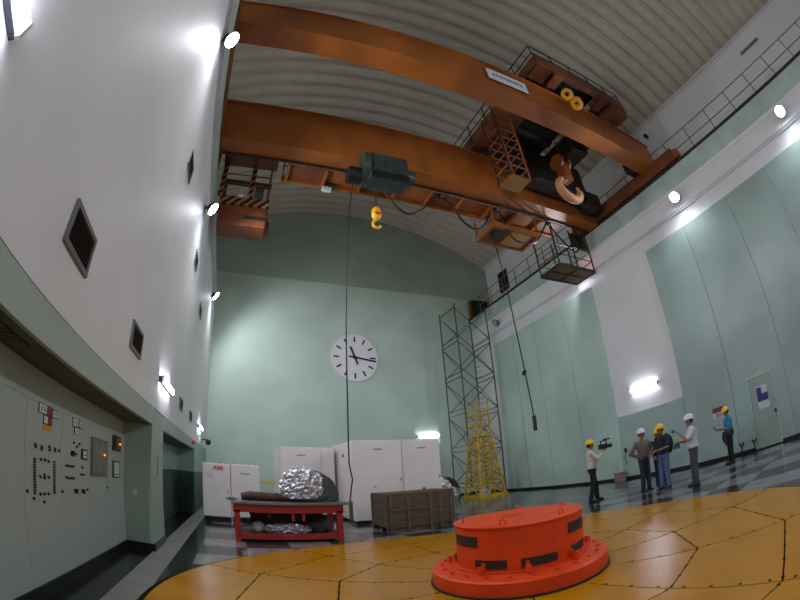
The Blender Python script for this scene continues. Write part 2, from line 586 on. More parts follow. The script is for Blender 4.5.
# ---- roof: arched ribbed sheets
ce = MB().prism_y([(XLU - .3, ZSP), (XLU, ZSP), (XLU, ZSP + .2), (XLU - .3, ZSP + .2)], YN, D).build('ceiling', M['roof'])
tag(ce, 'grey vaulted roof of ribbed metal sheets', 'ceiling', kind='structure')
MB().box(XU - .04, YN, ZSP - .16, XU + .1, D, ZSP + .16).build('eave_flashing', M['white_wall'], ce)
MB().box(XLU - .1, YN, ZSP - .16, XLU + .04, D, ZSP + .16).build('eave_flashing', M['white_wall'], ce)
MB().box(XU - .26, YN, ZSP - .07, XU, D, ZSP - .03).build('eave_flashing', M['white_wall'], ce)
MB().box(XLU, YN, ZSP - .07, XLU + .26, D, ZSP - .03).build('eave_flashing', M['white_wall'], ce)
RP = .61
prof = [(0, .15), (.07, .13), (.12, .02), (.2, -.01), (.305, -.02), (.41, -.01), (.49, .02), (.54, .13), (.61, .15)]
mb = MB()
N = 30
vs, fs = [], []
for i in range(N + 1):
    x = XLU - .05 + (XU - XLU + .1) * i / N
    xx = min(max(x, XLU), XU)
    for y, dz in prof:
        vs.append((x, y, arch(xx) + dz))
npf = len(prof)
for i in range(N):
    for k in range(npf - 1):
        fs.append((i * npf + k, i * npf + k + 1, (i + 1) * npf + k + 1, (i + 1) * npf + k))
mb._add(vs, fs)
roof_me = mb.mesh('roof_sheet', M['roof'], smooth=True)
ny = int((D - YN) / RP) + 2
for k in range(ny):
    inst('roof_sheet', roof_me, ce, (0, D + .3 - (k + 1) * RP, 0))

# ---- door in the right wall
d1 = thing('door_1', 'green flush door with a poster in the right wall', 'door', (XR - .014, 3.83, 0), kind='structure')
box('leaf', M['door_green'], d1, -.03, -.45, .04, 0, .45, 2.24, bevel=.004)
for y0, y1, z0, z1 in [(-.5, -.455, .04, 2.3), (.455, .5, .04, 2.3), (-.455, .455, 2.25, 2.3)]:
    box('frame', M['panel_green'], d1, -.045, y0, z0, 0, y1, z1)
    box('frame_gap', M['skirting'], d1, -.034, y0 * .985, z0, -.003, y1 * .985, z1 * .995)
box('handle', M['crane_dark'], d1, -.08, -.42, .98, -.03, -.36, 1.1)
po = thing('poster', 'white and indigo poster stuck on the green door', 'poster', (XR - .044, 3.83, 1.24))
box('sheet', M['poster_white'], po, -.004, -.2, 0, 0, .2, .7)
box('print', M['poster_blue'], po, -.006, -.2, .22, -.004, .2, .45)
box('print', M['poster_blue'], po, -.006, .02, .45, -.004, .2, .66)

# ================================================================== LAMPS
def floodlight(x, y, z, side, label, lit=True):
    t = thing('floodlight', label, 'lamp', (x, y, z), 0, 'wall floodlights below the crane rail')
    s = side                                    # +1 shines towards +x
    a = R(35)
    wd_ = abs(x - (XL if side > 0 else XR + .03))
    ax = Vector((s * math.cos(a), 0, -math.sin(a)))
    p = Vector((0, 0, 0))
    MB().cyl(p - ax * .16, p - ax * .02, .11, .2, 20).build('housing', M['lamp_body'], t, smooth=True)
    MB().cyl(p - ax * .02, p, .21, None, 20).build('rim', M['lamp_body'], t)
    MB().cyl(p, p + ax * .012, .185, None, 20).build('lens', M['flood_lens'] if lit else M['tube_off'], t)
    MB().bar((-s * (wd_ - .02), 0, .02), (-s * .08, 0, .06), .05).bar((-s * (wd_ - .015), 0, -.1), (-s * (wd_ - .015), 0, .12), .03, .03).build('bracket', M['lamp_body'], t)
    if lit:
        ld = bpy.data.lights.new('floodlight_beam', 'SPOT')
        ld.energy = FLOOD_W
        ld.color = (.93, .96, 1.0)
        ld.spot_size = R(170)
        ld.spot_blend = .5
        ld.shadow_soft_size = .12
        l = bpy.data.objects.new('floodlight_beam', ld)
        COL.objects.link(l)
        l.parent = t
        l.location = ax * .06
        l.rotation_euler = ax.to_track_quat('-Z', 'Y').to_euler()
    return t


for x, y, lab in [(-1.32, 4.6, 'lit floodlight highest in the picture on the left wall, above the near girder end'),
                  (-1.27, 9.6, 'lit floodlight on the left wall just below the striped crane cab'),
                  (-1.34, 16.75, 'lit floodlight on the left wall nearest the green far wall'),
                  (-1.27, -1.0, 'floodlight on the left wall behind the viewer')]:
    floodlight(x, y, 9.22 if y < 6 else (8.4 if y < 12 else 8.95), 1, lab)
for x, y, lab, lit in [(13.0, -.9, 'lit floodlight on the right wall at the edge of the picture', True),
                       (13.0, 4.7, 'lit floodlight on the right wall below the near girder end', True),
                       (13.0, 10.6, 'lit floodlight on the right wall behind the hanging basket', True),
                       (13.0, 17.0, 'unlit floodlight on the right wall beside the scaffold top', False),
                       (13.0, -6.5, 'floodlight on the right wall behind the viewer', True)]:
    floodlight(x, y, 9.12, -1, lab, lit)


def tube_light(loc, rz, label, ln=1.25, lit=True, w=1):
    t = thing('tube_light', label, 'lamp', loc, rz, 'fluorescent tube lights')
    box('housing', M['lamp_body'], t, -.03, -ln / 2, -.05, .03, ln / 2, .05)
    for dz in (-.035, .035):
        MB().cyl((.055, -ln / 2 + .03, dz), (.055, ln / 2 - .03, dz), .019, None, 10).build('tube', M['tube_lit'] if lit else M['tube_off'], t, smooth=True)
    for e in (-1, 1):
        box('end_cap', M['meter_white'], t, .03, e * (ln / 2 - .03), -.06, .075, e * ln / 2, .06)
    return t


tube_light((XL + .03, .55, 3.16), 0, 'lit tube lamp on the left wall in the top corner of the picture', .7)
tube_light((XL + .03, 8.05, 3.1), 0, 'lit tube lamp on the left wall above the green pilaster', 1.3)
tube_light((XL + .03, 15.9, 3.15), 0, 'lit tube lamp on the left wall nearest the far wall', 1.3)
tube_light((XR - .03, 8.55, 3.32), PI, 'lit tube lamp on the white strip of the right wall', 1.3)
tube_light((9.75, D - .03, 3.45), -PI / 2, 'lit tube lamp on the far wall just above the white cabinets', 1.25)
tube_light((XU - .03, -1.95, 13.4), PI, 'unlit tube lamp high on the upper right wall under the roof', 1.3, lit=False)


# ================================================================== LEFT WALL FITTINGS
def vent(y0, y1, z0, z1, label):
    t = thing('wall_vent', label, 'vent', (XL, (y0 + y1) / 2, z0), 0, 'louvered vents in the left wall')
    w, h = (y1 - y0) / 2, z1 - z0
    e = .045 * min(1, w / .3)
    box('back', M['crane_dark'], t, 0, -w + e, e, .006, w - e, h - e)
    for a in ((-w, 0, w, e), (-w, h - e, w, h)):
        box('frame', M['frame_grey'], t, 0, a[0], a[1], .03, a[2], a[3])
    for a in ((-w, e, -w + e, h - e), (w - e, e, w, h - e)):
        box('frame', M['frame_grey'], t, 0, a[0], a[1], .03, a[2], a[3])
    n = max(5, int(h / .045))
    for k in range(n):
        z = e + (h - 2 * e) * (k + .5) / n
        MB().bar((.014, -w + e, z), (.014, w - e, z), .03, .006, up=(.6, 0, .8)).build('slat', M['vent_dark'], t)
    return t


vent(2.55, 3.19, 2.98, 3.36, 'large grey framed louvered vent, nearest of the left wall')
vent(5.1, 5.75, 2.98, 3.35, 'louvered vent between the big vent and the tube lamp on the left wall')
vent(10.25, 10.8, 3.0, 3.3, 'small dark vent just beyond the tube lamp on the left wall')
vent(12.5, 13.1, 3.0, 3.3, 'second small dark vent beyond the tube lamp on the left wall')
vent(5.95, 6.6, 6.8, 7.2, 'small vent high on the left wall, nearer the viewer')
vent(9.75, 10.4, 6.8, 7.15, 'small vent high on the left wall between two floodlights')
vent(12.6, 13.3, 6.5, 6.85, 'small vent high on the left wall, farthest')

t = thing('dome_camera', 'black dome camera on an arm by the far left corner', 'camera', (XL, 17.1, 2.7))
MB().bar((0, 0, .1), (.25, 0, .1), .04).build('arm', M['black'], t)
MB().ell((.28, 0, .0), .12, .12, .12).build('dome', M['black'], t, smooth=True)
t = thing('alarm_bell', 'small red alarm bell on the fascia over the second recess', 'bell', (XL + .012, 13.5, 2.42))
MB().cyl((0, 0, 0), (.06, 0, 0), .09, .06, 16).build('gong', M['logo_red'], t)
MB().cyl((.06, 0, 0), (.09, 0, 0), .02, None, 8).build('boss', M['black'], t)
t = thing('wall_switch', 'white switch plate on the side of the green pilaster', 'switch', (-1.83, YP0, 1.0))
box('plate', M['meter_white'], t, -.045, -.008, -.04, .045, 0, .06)
box('rocker', M['cabinet'], t, -.018, -.014, -.015, .018, -.008, .03)

# ---- control panels
panels = [(-1.4, -.35, 'plain grey green control panel behind the viewer'), (-.35, .7, 'plain grey green control panel beside the viewer'),
          (.7, 1.62, 'plain grey green control panel at the left picture edge'), (1.62, 2.52, 'plain blank control panel second from the picture edge'),
          (2.52, 3.43, 'blank grey green control panel left of the ladder of lamps'),
          (3.43, 4.32, 'control panel with two ladder strips of lamps and an orange sticker'),
          (4.32, 5.24, 'control panel with square meter and two black knobs'),
          (5.24, 6.12, 'control panel with the large grey chart window'),
          (6.12, YP0 - .004, 'control panel with yellowed display next to the green pilaster')]
PAN = {}
for y0, y1, lab in panels:
    t = thing('control_panel', lab, 'control panel', (XB, (y0 + y1) / 2, .14), 0, 'row of control panels')
    h = (y1 - y0) / 2
    box('front_sheet', M['panel_grey'], t, -.02, -h + .003, 0, .0, h - .003, 1.77, bevel=.003)
    box('top_rail', M['fascia_green'], t, -.02, -h, 1.77, .004, h, 1.8)
    PAN[round(y0, 2)] = (t, (y0 + y1) / 2)


def panel_at(y):
    for (y0, y1, _) in panels:
        if y0 <= y < y1:
            return PAN[round(y0, 2)]


def plate(nm, m, y0, y1, z0, z1, d0=0, d1=.008, parent=None):
    t, yc = panel_at((y0 + y1) / 2)
    return box(nm, m, parent or t, d0, y0 - yc, z0 - .14, d1, y1 - yc, z1 - .14)


for nm, y0, y1, z0, z1 in [('white', 3.69, 3.87, 1.83, 1.91), ('red', 3.88, 4.01, 1.83, 1.91), ('white', 4.03, 4.18, 1.83, 1.9), ('frame', 3.82, 4.02, 1.74, 1.81),
                           ('orange', 3.81, 4.04, 1.67, 1.73), ('white', 4.63, 4.81, 1.83, 1.91), ('white', 4.85, 5.03, 1.83, 1.91), ('white', 4.71, 4.92, 1.74, 1.81)]:
    if nm == 'white':
        f = plate('name_plate_frame', M['black'], y0 - .012, y1 + .012, z0 - .008, z1 + .008, 0, .006)
        plate('name_plate', M['meter_white'], y0, y1, z0, z1, .006, .01)
        for q in range(2):
            plate('print_stroke', M['dial'], y0 + (y1 - y0) * (.25 + .4 * q), y0 + (y1 - y0) * (.37 + .4 * q), z0 + .015, z1 - .015, .01, .011)
    elif nm == 'red':
        plate('name_plate_frame', M['black'], y0 - .01, y1 + .01, z0 - .008, z1 + .008, 0, .006)
        plate('name_plate', M['sticker_red'], y0, y1, z0, z1, .006, .01)
    elif nm == 'frame':
        plate('name_plate_frame', M['black'], y0 - .012, y1 + .012, z0 - .01, z1 + .01, 0, .006)
        plate('name_plate', M['meter_white'], y0, y0 + .09, z0, z1, .006, .01)
        plate('name_plate', M['sticker_red'], y0 + .1, y1, z0, z1, .006, .01)
    else:
        plate('sticker', M['sticker_orange'], y0, y1, z0, z1, 0, .003)
for y in (3.65, 4.135):
    for k in range(13):
        plate('ladder_lamp', M['dial'], y - .024, y + .024, 1.04 + k * .027, 1.058 + k * .027, 0, .012)
for y0, y1, z0, z1 in [(4.97, 5.17, 1.45, 1.58), (6.38, 6.74, 1.23, 1.5)]:
    plate('meter_frame', M['black'], y0, y1, z0, z1, 0, .02)
    plate('meter_dial', M['meter_white'], y0 + .03, y1 - .03, z0 + .02, z1 - .02, .02, .022)
    plate('meter_scale', M['dial'], y0 + .05, y1 - .05, z0 + .05, z0 + .065, .022, .024)
plate('chart_window_frame', M['frame_grey'], 5.34, 6.04, 1.25, 1.77, 0, .025)
plate('chart_window', M['chart_grey'], 5.38, 6.0, 1.28, 1.74, .025, .028)
plate('chart_divider', M['frame_grey'], 5.36, 6.02, 1.5, 1.51, .028, .034)
plate('display_frame', M['black'], 6.34, 6.8, 1.66, 1.95 - .05, 0, .02)
plate('display', M['brass_plate'], 6.5, 6.78, 1.68, 1.88, .02, .024)
for y, z in ((5.87, 1.56), (6.7, 1.78)):
    t, yc = panel_at(y)
    MB().cyl((.024, y - yc, z - .14), (.045, y - yc, z - .14), .014, .01, 12).build('reflection_dot', M['amber_glint'], t, smooth=True)  # reflections put in as small glowing studs
KN = [(3.65, 1.51), (3.66, 1.49), (3.80, 1.50), (3.80, 1.48), (3.99, 1.52), (4.00, 1.49), (4.14, 1.51), (4.14, 1.49), (4.25, 1.50), (3.79, 1.38), (3.89, 1.38), (3.98, 1.37), (3.78, 1.21),
      (3.88, 1.23), (3.88, 1.20), (3.98, 1.21), (3.77, 1.04), (3.87, 1.04), (3.97, 1.04), (3.62, 1.0), (3.86, 0.96), (3.48, 1.07), (4.70, 1.63), (4.80, 1.59), (4.89, 1.63), (4.78, 1.50),
      (4.47, 1.35), (4.54, 1.35), (4.62, 1.35), (4.70, 1.35), (5.01, 1.35), (4.97, 1.26), (5.06, 1.26), (4.47, 1.22), (4.54, 1.21), (4.62, 1.21), (4.70, 1.21), (4.35, 1.06), (6.08, 1.08), (5.2, 1.07)]
for y, z in KN:
    t, yc = panel_at(y)
    MB().cyl((0, y - yc, z - .14), (.02, y - yc, z - .14), .017, .014, 10).build('push_button', M['dial'], t)
for y, z, r in ((4.65, 1.5, .035), (4.76, 1.06, .03), (5.02, 1.05, .03)):
    t, yc = panel_at(y)
    k = MB().cyl((0, y - yc, z - .14), (.03, y - yc, z - .14), r, r * .85, 14).build('knob', M['dial'], t)
    box('grip', M['dial'], k, .03, y - yc - .006, z - .14 - r, .045, y - yc + .006, z - .14 + r)

# ================================================================== RIGHT WALL FITTINGS
t = thing('catwalk_railing', 'thin ochre pipe railing along the ledge above the green runway beam', 'railing', (XR + .12, 0, ZB1))
for z in (.6, 1.17):
    MB().cyl((0, YN + .5, z), (0, 18.8, z), .022, None, 8).build('rail', M['rail_brown'], t, smooth=True)
for k in range(22):
    y = -6.6 + k * 1.2
    MB().cyl((0, y, 0), (0, y, 1.17), .024, None, 8).build('post', M['rail_brown'], t, smooth=True)
t = thing('cctv_camera', 'small black camera high on the upper right wall beside the girder', 'camera', (XU, 5.22, 13.57))
MB().cyl((-.3, -.02, -.05), (-.05, 0, 0), .09, None, 12).build('body', M['black'], t)
box('mount', M['black'], t, -.06, -.04, -.04, 0, .04, .1)
t = thing('louver_window', 'dark louvered opening high in the upper right wall near the far corner', 'window', (XU, 17.95, 11.75))
box('frame', M['crane_dark'], t, -.05, -.46, 0, 0, .46, 1.35)
for k in range(8):
    MB().bar((-.06, -.42, .1 + k * .165), (-.06, .42, .1 + k * .165), .1, .012, up=(.6, 0, .8)).build('slat', M['black'], t)
t = thing('rail_end_stop', 'orange and black crane end stop at the far end of the right rail', 'end stop', (XR + .25, 19.25, ZB1))
box('plate', M['crane_orange'], t, -.3, .2, 0, -.18, .4, 1.25)
box('buffer', M['black'], t, -.18, .0, .1, .9, .35, 1.2)
box('foot', M['crane_dark'], t, -.3, -.3, 0, .3, .4, .1)
t = thing('warning_sign', 'red and white notice on the green panel behind the man in blue', 'sign', (XR - .012, 5.62, 1.4))
box('sheet', M['poster_white'], t, -.006, -.22, 0, 0, .22, .36)
box('header', M['sticker_red'], t, -.009, -.22, .2, -.006, .22, .36)
for k in range(3):
    box('print_stroke', M['dial'], t, -.01, -.16, .04 + k * .05, -.006, .14 - .05 * (k % 2), .06 + k * .05)
for y, lab in ((4.85, 'dark valve stand on the floor left of the green door'), (4.36, 'dark valve stand on the floor at the green door frame')):
    t = thing('valve_stand', lab, 'valve', (XR - .12, y, 0), 0, 'valve stands by the green door')
    MB().cyl((0, 0, 0), (0, 0, .3), .022, None, 8).build('post', M['crane_dark'], t)
    MB().tube([(0, -.09, .4), (-.02, -.05, .33), (0, 0, .29), (.02, .05, .33), (0, .09, .4)], .03, 8).build('handwheel', M['crane_dark'], t)
    MB().cyl((0, 0, 0), (0, 0, .02), .06, None, 12).build('base', M['crane_dark'], t)
t = thing('floor_box', 'dusty brown box on the floor against the right wall', 'box', (12.95, 10.1, 0))
box('body', M['bin'], t, -.17, -.17, 0, .17, .17, .3, bevel=.01)
box('lid', M['bin'], t, -.19, -.19, .3, .19, .19, .35, bevel=.01)
t = thing('wall_outlet', 'small dark socket box with a cable on the right wall panel seam', 'socket', (XR - .012, 9.87, 1.08))
box('plate', M['dial'], t, -.04, -.06, 0, 0, .06, .16)
MB().tube([(-.02, .0, 0), (-.03, .08, -.2), (-.02, .02, -.5)], .012, 6).build('cable', M['black'], t)

# ================================================================== CLOCK
ck = thing('wall_clock', 'large round white clock with black bar marks on the far wall', 'clock', (5.86, D, 7.6))
MB().tube([(0, -.06, 0), (0, 0, 0)], 1.27, 64).build('face', M['clock_white'], ck)
for k in range(12):
    a = PI / 6 * k
    d = Vector((math.sin(a), 0, math.cos(a)))
    MB().bar(d * .84 + Vector((0, -.066, 0)), d * 1.13 + Vector((0, -.066, 0)), .085, .012, up=(0, 1, 0)).build('hour_mark', M['black'], ck)
for nm, ang, ln, tail, wd, dy in (('hour_hand', 338, .62, .4, .1, -.085), ('minute_hand', 98.5, 1.16, .32, .085, -.105)):
    d = Vector((math.sin(R(ang)), 0, math.cos(R(ang))))
    o = Vector((0, dy, 0))
    MB().bar(o - d * tail, o + d * ln, wd, .014, up=(0, 1, 0)).build(nm, M['black'], ck)
MB().tube([(0, -.12, 0), (0, -.06, 0)], .09, 20).build('hub', M['black'], ck)

# ================================================================== YELLOW COVER AND ORANGE HOUSING
cv = thing('generator_cover', 'round yellow steel floor cover with bolted radial plates', 'floor cover', (DC[0], DC[1], 0))
MB().lathe([(0, 0), (DR + .07, 0), (DR + .07, .012), (0, .012)], 96).build('rim', M['seam'], cv)
RING = [1.0, 2.3, 3.46]
G = .009


def pol(r, a):
    return Vector((r * math.cos(a), r * math.sin(a)))


def inset(poly, g):
    """shrink a convex polygon by g"""
    n = len(poly)
    lines = []
    for i in range(n):
        p, q = poly[i], poly[(i + 1) % n]
        d = (q - p).normalized()
        nn = Vector((-d.y, d.x))
        lines.append((p + nn * g, d))
    out = []
    for i in range(n):
        (p, d), (q, e) = lines[i - 1], lines[i]
        den = d.x * e.y - d.y * e.x
        if abs(den) < 1e-6:
            out.append(q)
            continue
        s_ = ((q.x - p.x) * e.y - (q.y - p.y) * e.x) / den
        out.append(p + d * s_)
    return out


bolts = MB()
for ring in range(3):
    a0, a1 = 0, PI / 6
    if ring < 2:
        poly = [pol(RING[ring], a0), pol(RING[ring + 1], a0), pol(RING[ring + 1], a1), pol(RING[ring], a1)]
    else:
        poly = [pol(RING[2], a0)] + [pol(DR, a0 + (a1 - a0) * k / 8) for k in range(9)] + [pol(RING[2], a1)]
    me = MB().prism([tuple(p) for p in inset(poly, G)], .005, .03).mesh('cover_plate', M['yellow_plate'])
    for k in range(12):
        inst('cover_plate', me, cv, (0, 0, 0), (0, 0, k * PI / 6))
    for k in range(12):
        a = k * PI / 6
        r0, r1 = RING[ring], (RING[ring + 1] if ring < 2 else DR)
        for s_ in (.12, .37, .63, .88):
            c = pol(r0 + (r1 - r0) * s_, a + .012)
            bolts.cyl((c.x, c.y, .028), (c.x, c.y, .036), .017, None, 6)
        if ring:
            p, q = pol(r0, a), pol(r0, a + PI / 6)
            for s_ in (.04, .28, .5, .72, .96):
                c = p + (q - p) * s_
                bolts.cyl((c.x, c.y, .028), (c.x, c.y, .036), .019, None, 6)
tag(bolts.build('bolt_heads', M['seam'], cv), kind='stuff')

ex = thing('exciter_housing', 'orange red steel drum on a wide round flange in the yellow floor', 'machine housing', (3.27, 4.23, .03))
fl = MB().lathe([(0, 0), (1.12, 0), (1.12, .19), (1.1, .21), (.86, .23), (.86, .25), (0, .25)], 72).build('flange', M['orange_paint'], ex, smooth=True)
for k in range(24):
    a = 2 * PI * k / 24
    MB().cyl((.99 * math.cos(a), .99 * math.sin(a), .21), (.99 * math.cos(a), .99 * math.sin(a), .245), .022, None, 6).build('bolt', M['orange_paint'], fl)
MB().lathe([(1.12, 0), (1.145, 0), (1.145, .025), (1.12, .025)], 72).build('bead', M['grille'], fl)
dr = MB().lathe([(0, .24), (.81, .24), (.81, .775), (.0, .775)], 72).build('drum', M['orange_paint'], ex, smooth=True)
MB().lathe([(0, .775), (.825, .775), (.825, .79), (.8, .795), (0, .795)], 72).build('lid', M['orange_paint'], ex, smooth=True)
box('lid_plate', M['orange_paint'], ex, -.14, .1, .795, .14, .18, .805)


def wrap(a0, a1, z0, z1, r0, r1, n=8):
    m = MB()
    vs = []
    for i in range(n + 1):
        a = a0 + (a1 - a0) * i / n
        for r, z in ((r0, z0), (r1, z0), (r1, z1), (r0, z1)):
            vs.append((r * math.cos(a), r * math.sin(a), z))
    fs = [(i * 4 + k, i * 4 + (k + 1) % 4, i * 4 + 4 + (k + 1) % 4, i * 4 + 4 + k) for i in range(n) for k in range(4)]
    fs += [(0, 1, 2, 3), (n * 4 + 3, n * 4 + 2, n * 4 + 1, n * 4)]
    return m._add(vs, fs)


cam_az = math.atan2(-4.23, -3.27)
# grilles seen from the viewer: two high ones at the sides, low ones between, and the same again round the back
for da, z0, z1, half in [(-52, .55, .68, 16), (56, .56, .69, 13), (-25, .285, .39, 14), (15, .285, .39, 15), (58, .3, .4, 12), (-88, .29, .39, 12),
                         (128, .55, .68, 16), (-128, .55, .68, 16), (165, .285, .39, 15), (-165, .285, .39, 15), (110, .285, .39, 13)]:
    a = cam_az + R(da)
    g = wrap(a - R(half), a + R(half), z0, z1, .805, .82).build('vent_grille', M['grille'], dr, smooth=False)
for da in (-33, 2, 42, 95, 140, -90, -140, 180):
    a = cam_az + R(da + 3)
    p, q = (.83 * math.cos(a), .83 * math.sin(a)), (.9 * math.cos(a), .9 * math.sin(a))
    MB().bar(p + (.24,), p + (.36,), .03).bar(q + (.24,), q + (.33,), .05).build('clamp', M['orange_paint'], dr)
for da in (-80, -15, 45, 120, 180):
    a = cam_az + R(da)
    c = Vector((.7 * math.cos(a), .7 * math.sin(a), .795))
    pts = [c + Vector((.035 * math.cos(u) * -math.sin(a), .035 * math.cos(u) * math.cos(a), .03 + .035 * math.sin(u))) for u in [R(x) for x in range(-90, 271, 30)]]
    MB().tube(pts, .009, 6).build('lifting_eye', M['orange_paint'], ex, smooth=True)
MB().bar((.0, 0, .2), (0, 0, .2001), .01)

# ================================================================== OVERHEAD CRANE
cr = thing('overhead_crane', 'orange double girder overhead crane bridge spanning the hall', 'crane', (0, 0, ZB1 + .13))
Z0 = ZB1 + .13


def cbox(nm, m, x0, y0, z0, x1, y1, z1, parent=None, bevel=0):
    return box(nm, m, parent or cr, x0, y0, z0 - Z0, x1, y1, z1 - Z0, bevel=bevel)


# near girder
g1 = cbox('girder', M['crane_orange'], -1.8, 5.02, 10.9, 13.55, 5.68, 12.06)
cbox('top_flange', M['crane_orange'], -1.8, 4.96, 12.06, 13.55, 5.74, 12.1, g1)
cbox('trolley_rail', M['crane_dark'], -1.8, 5.31, 12.1, 13.55, 5.39, 12.2, g1)
# far girder
g2 = cbox('girder', M['crane_orange'], -1.8, 8.78, 10.42, 13.5, 9.26, 12.12)
cbox('top_flange', M['crane_orange'], -1.8, 8.68, 12.12, 13.5, 9.34, 12.17, g2)
cbox('bottom_flange', M['crane_orange'], -1.8, 8.72, 10.38, 13.5, 9.32, 10.42, g2)
cbox('trolley_rail', M['crane_dark'], -1.8, 8.97, 12.17, 13.5, 9.05, 12.24, g2)
cbox('bus_bar', M['crane_dark'], -1.4, 9.28, 10.3, 13.1, 9.34, 10.37, g2)
cbox('bus_bar', M['crane_light'], -1.4, 8.76, 10.44, 13.1, 8.775, 10.47, g2)
# end trucks with wheels
for x0, x1, nm in ((XR + .03, XR + .5, 'r'), (-2.05, XL + .0, 'l')):
    e = cbox('end_truck', M['crane_brown'], x0, 4.0, Z0 + .12, x1, 10.3, Z0 + .68, bevel=.01)
    for y in (4.35, 5.9, 8.6, 9.95):
        xm = XR + .24 if nm == 'r' else XL - .27
        MB().cyl((xm - .07, y, .2), (xm + .07, y, .2), .2, None, 18).build('wheel', M['crane_dark'], e)
    cbox('buffer', M['crane_orange'], x0 + .05, 3.8, Z0 + .18, x1 - .05, 4.0, Z0 + .55, e)
    cbox('buffer', M['crane_orange'], x0 + .05, 10.3, Z0 + .18, x1 - .05, 10.5, Z0 + .55, e)
cbox('gearbox', M['crane_dark'], 12.2, 8.1, 10.75, 13.1, 8.72, 11.5, bevel=.04)
MB().cyl((12.0, 8.4, 11.0 - Z0), (12.6, 8.4, 11.0 - Z0), .2, None, 16).build('travel_motor', M['crane_dark'], cr, smooth=True)
cbox('gearbox', M['crane_dark'], 12.6, 5.7, 11.05, 13.2, 6.1, 11.5, bevel=.03)
# walkway on the far girder's outer side: bracketed floor plates
for k in range(9):
    x0 = .75 + k * 1.2
    cbox('walkway_plate', M['crane_orange'] if k % 2 else M['crane_brown'], x0 + .05, 9.4, 10.3, x0 + 1.15, 10.08, 10.32)
    cbox('bracket', M['crane_orange'], x0 - .04, 9.3, 10.18, x0 + .04, 10.12, 10.32)
cbox('stringer', M['crane_orange'], .6, 10.08, 10.2, 11.6, 10.14, 10.42)
for z in (10.9, 11.4):
    MB().cyl((.6, 10.12, z - Z0), (11.6, 10.12, z - Z0), .02, None, 8).build('walkway_rail', M['crane_dark'], cr)
for k in range(10):
    x = .65 + k * 1.2
    MB().cyl((x, 10.12, 10.4 - Z0), (x, 10.12, 11.4 - Z0), .02, None, 8).build('rail_post', M['crane_dark'], cr)
cbox('walkway_lamp', M['meter_white'], 1.95, 9.98, 10.02, 2.25, 10.12, 10.14)
cbox('lamp_bracket', M['black'], 2.0, 9.9, 10.14, 2.35, 10.1, 10.22)

# hanging service platform
pf = cbox('service_platform', M['crane_brown'], 7.9, 9.45, 9.5, 10.05, 10.55, 9.54)
cbox('floor_plate', M['crane_light'], 8.85, 9.55, 9.475, 9.85, 10.45, 9.5, pf)
cbox('hatch', M['crane_dark'], 8.15, 9.7, 9.475, 8.6, 10.1, 9.5, pf)
for a in ((7.86, 9.4, 7.94, 10.6), (10.01, 9.4, 10.09, 10.6), (7.94, 9.4, 10.01, 9.48), (7.94, 10.52, 10.01, 10.6)):
    cbox('edge_beam', M['crane_orange'], a[0], a[1], 9.44, a[2], a[3], 9.62, pf)
for x in (7.92, 10.03):
    for y in (9.44, 10.56):
        cbox('hanger', M['crane_orange'], x - .03, y - .03, 9.6, x + .03, y + .03, 10.3, pf)
for z in (9.85, 10.1):
    MB().cyl((7.92, 9.44, z - Z0), (7.92, 10.56, z - Z0), .018, None, 6).cyl((7.92, 10.56, z - Z0), (10.03, 10.56, z - Z0), .018, None, 6).build('guard_rail', M['crane_orange'], pf)
cbox('control_box', M['frame_grey'], 7.98, 9.9, 9.62, 8.2, 10.3, 10.0, pf)
# hanging basket at the right end
bk = cbox('maintenance_basket', M['crane_brown'], 10.98, 9.58, 8.5, 13.08, 10.72, 8.54)
for a in ((10.94, 9.54, 11.0, 10.76), (13.06, 9.54, 13.12, 10.76), (11.0, 9.54, 13.06, 9.6), (11.0, 10.7, 13.06, 10.76), (12.0, 9.6, 12.08, 10.7), (11.0, 10.12, 13.06, 10.18)):
    cbox('edge_beam', M['crane_dark'], a[0], a[1], 8.46, a[2], a[3], 8.58, bk)
for a in ((11.04, 9.64, 11.96, 10.08), (12.12, 9.64, 13.02, 10.08), (11.04, 10.22, 11.96, 10.66), (12.12, 10.22, 13.02, 10.66)):
    cbox('floor_plate', M['crane_brown'], a[0], a[1], 8.485, a[2], a[3], 8.5, bk)
for x in (10.97, 12.04, 13.09):
    for y in (9.57, 10.73):
        MB().bar((x, y, 8.58 - Z0), (x, y, 10.3 - Z0), .05).build('hanger', M['crane_dark'], bk)
for z in (9.0, 9.45):
    pts = [(10.97, 9.57), (10.97, 10.73), (13.09, 10.73), (13.09, 9.57), (10.97, 9.57)]
    for p, q in zip(pts, pts[1:]):
        MB().cyl(p + (z - Z0,), q + (z - Z0,), .02, None, 6).build('guard_rail', M['crane_dark'], bk)
for x0, x1, y in ((10.97, 12.04, 10.73), (12.04, 13.09, 10.73)):
    MB().bar((x0, y, 8.6 - Z0), (x1, y, 9.45 - Z0), .03).build('brace', M['crane_dark'], bk)
MB().bar((10.97, 9.57, 8.6 - Z0), (10.97, 10.73, 9.45 - Z0), .03).build('brace', M['rail_brown'], bk)
cbox('mesh_panel', M['crane_dark'], 12.1, 9.56, 9.5, 13.0, 9.59, 10.2, bk)
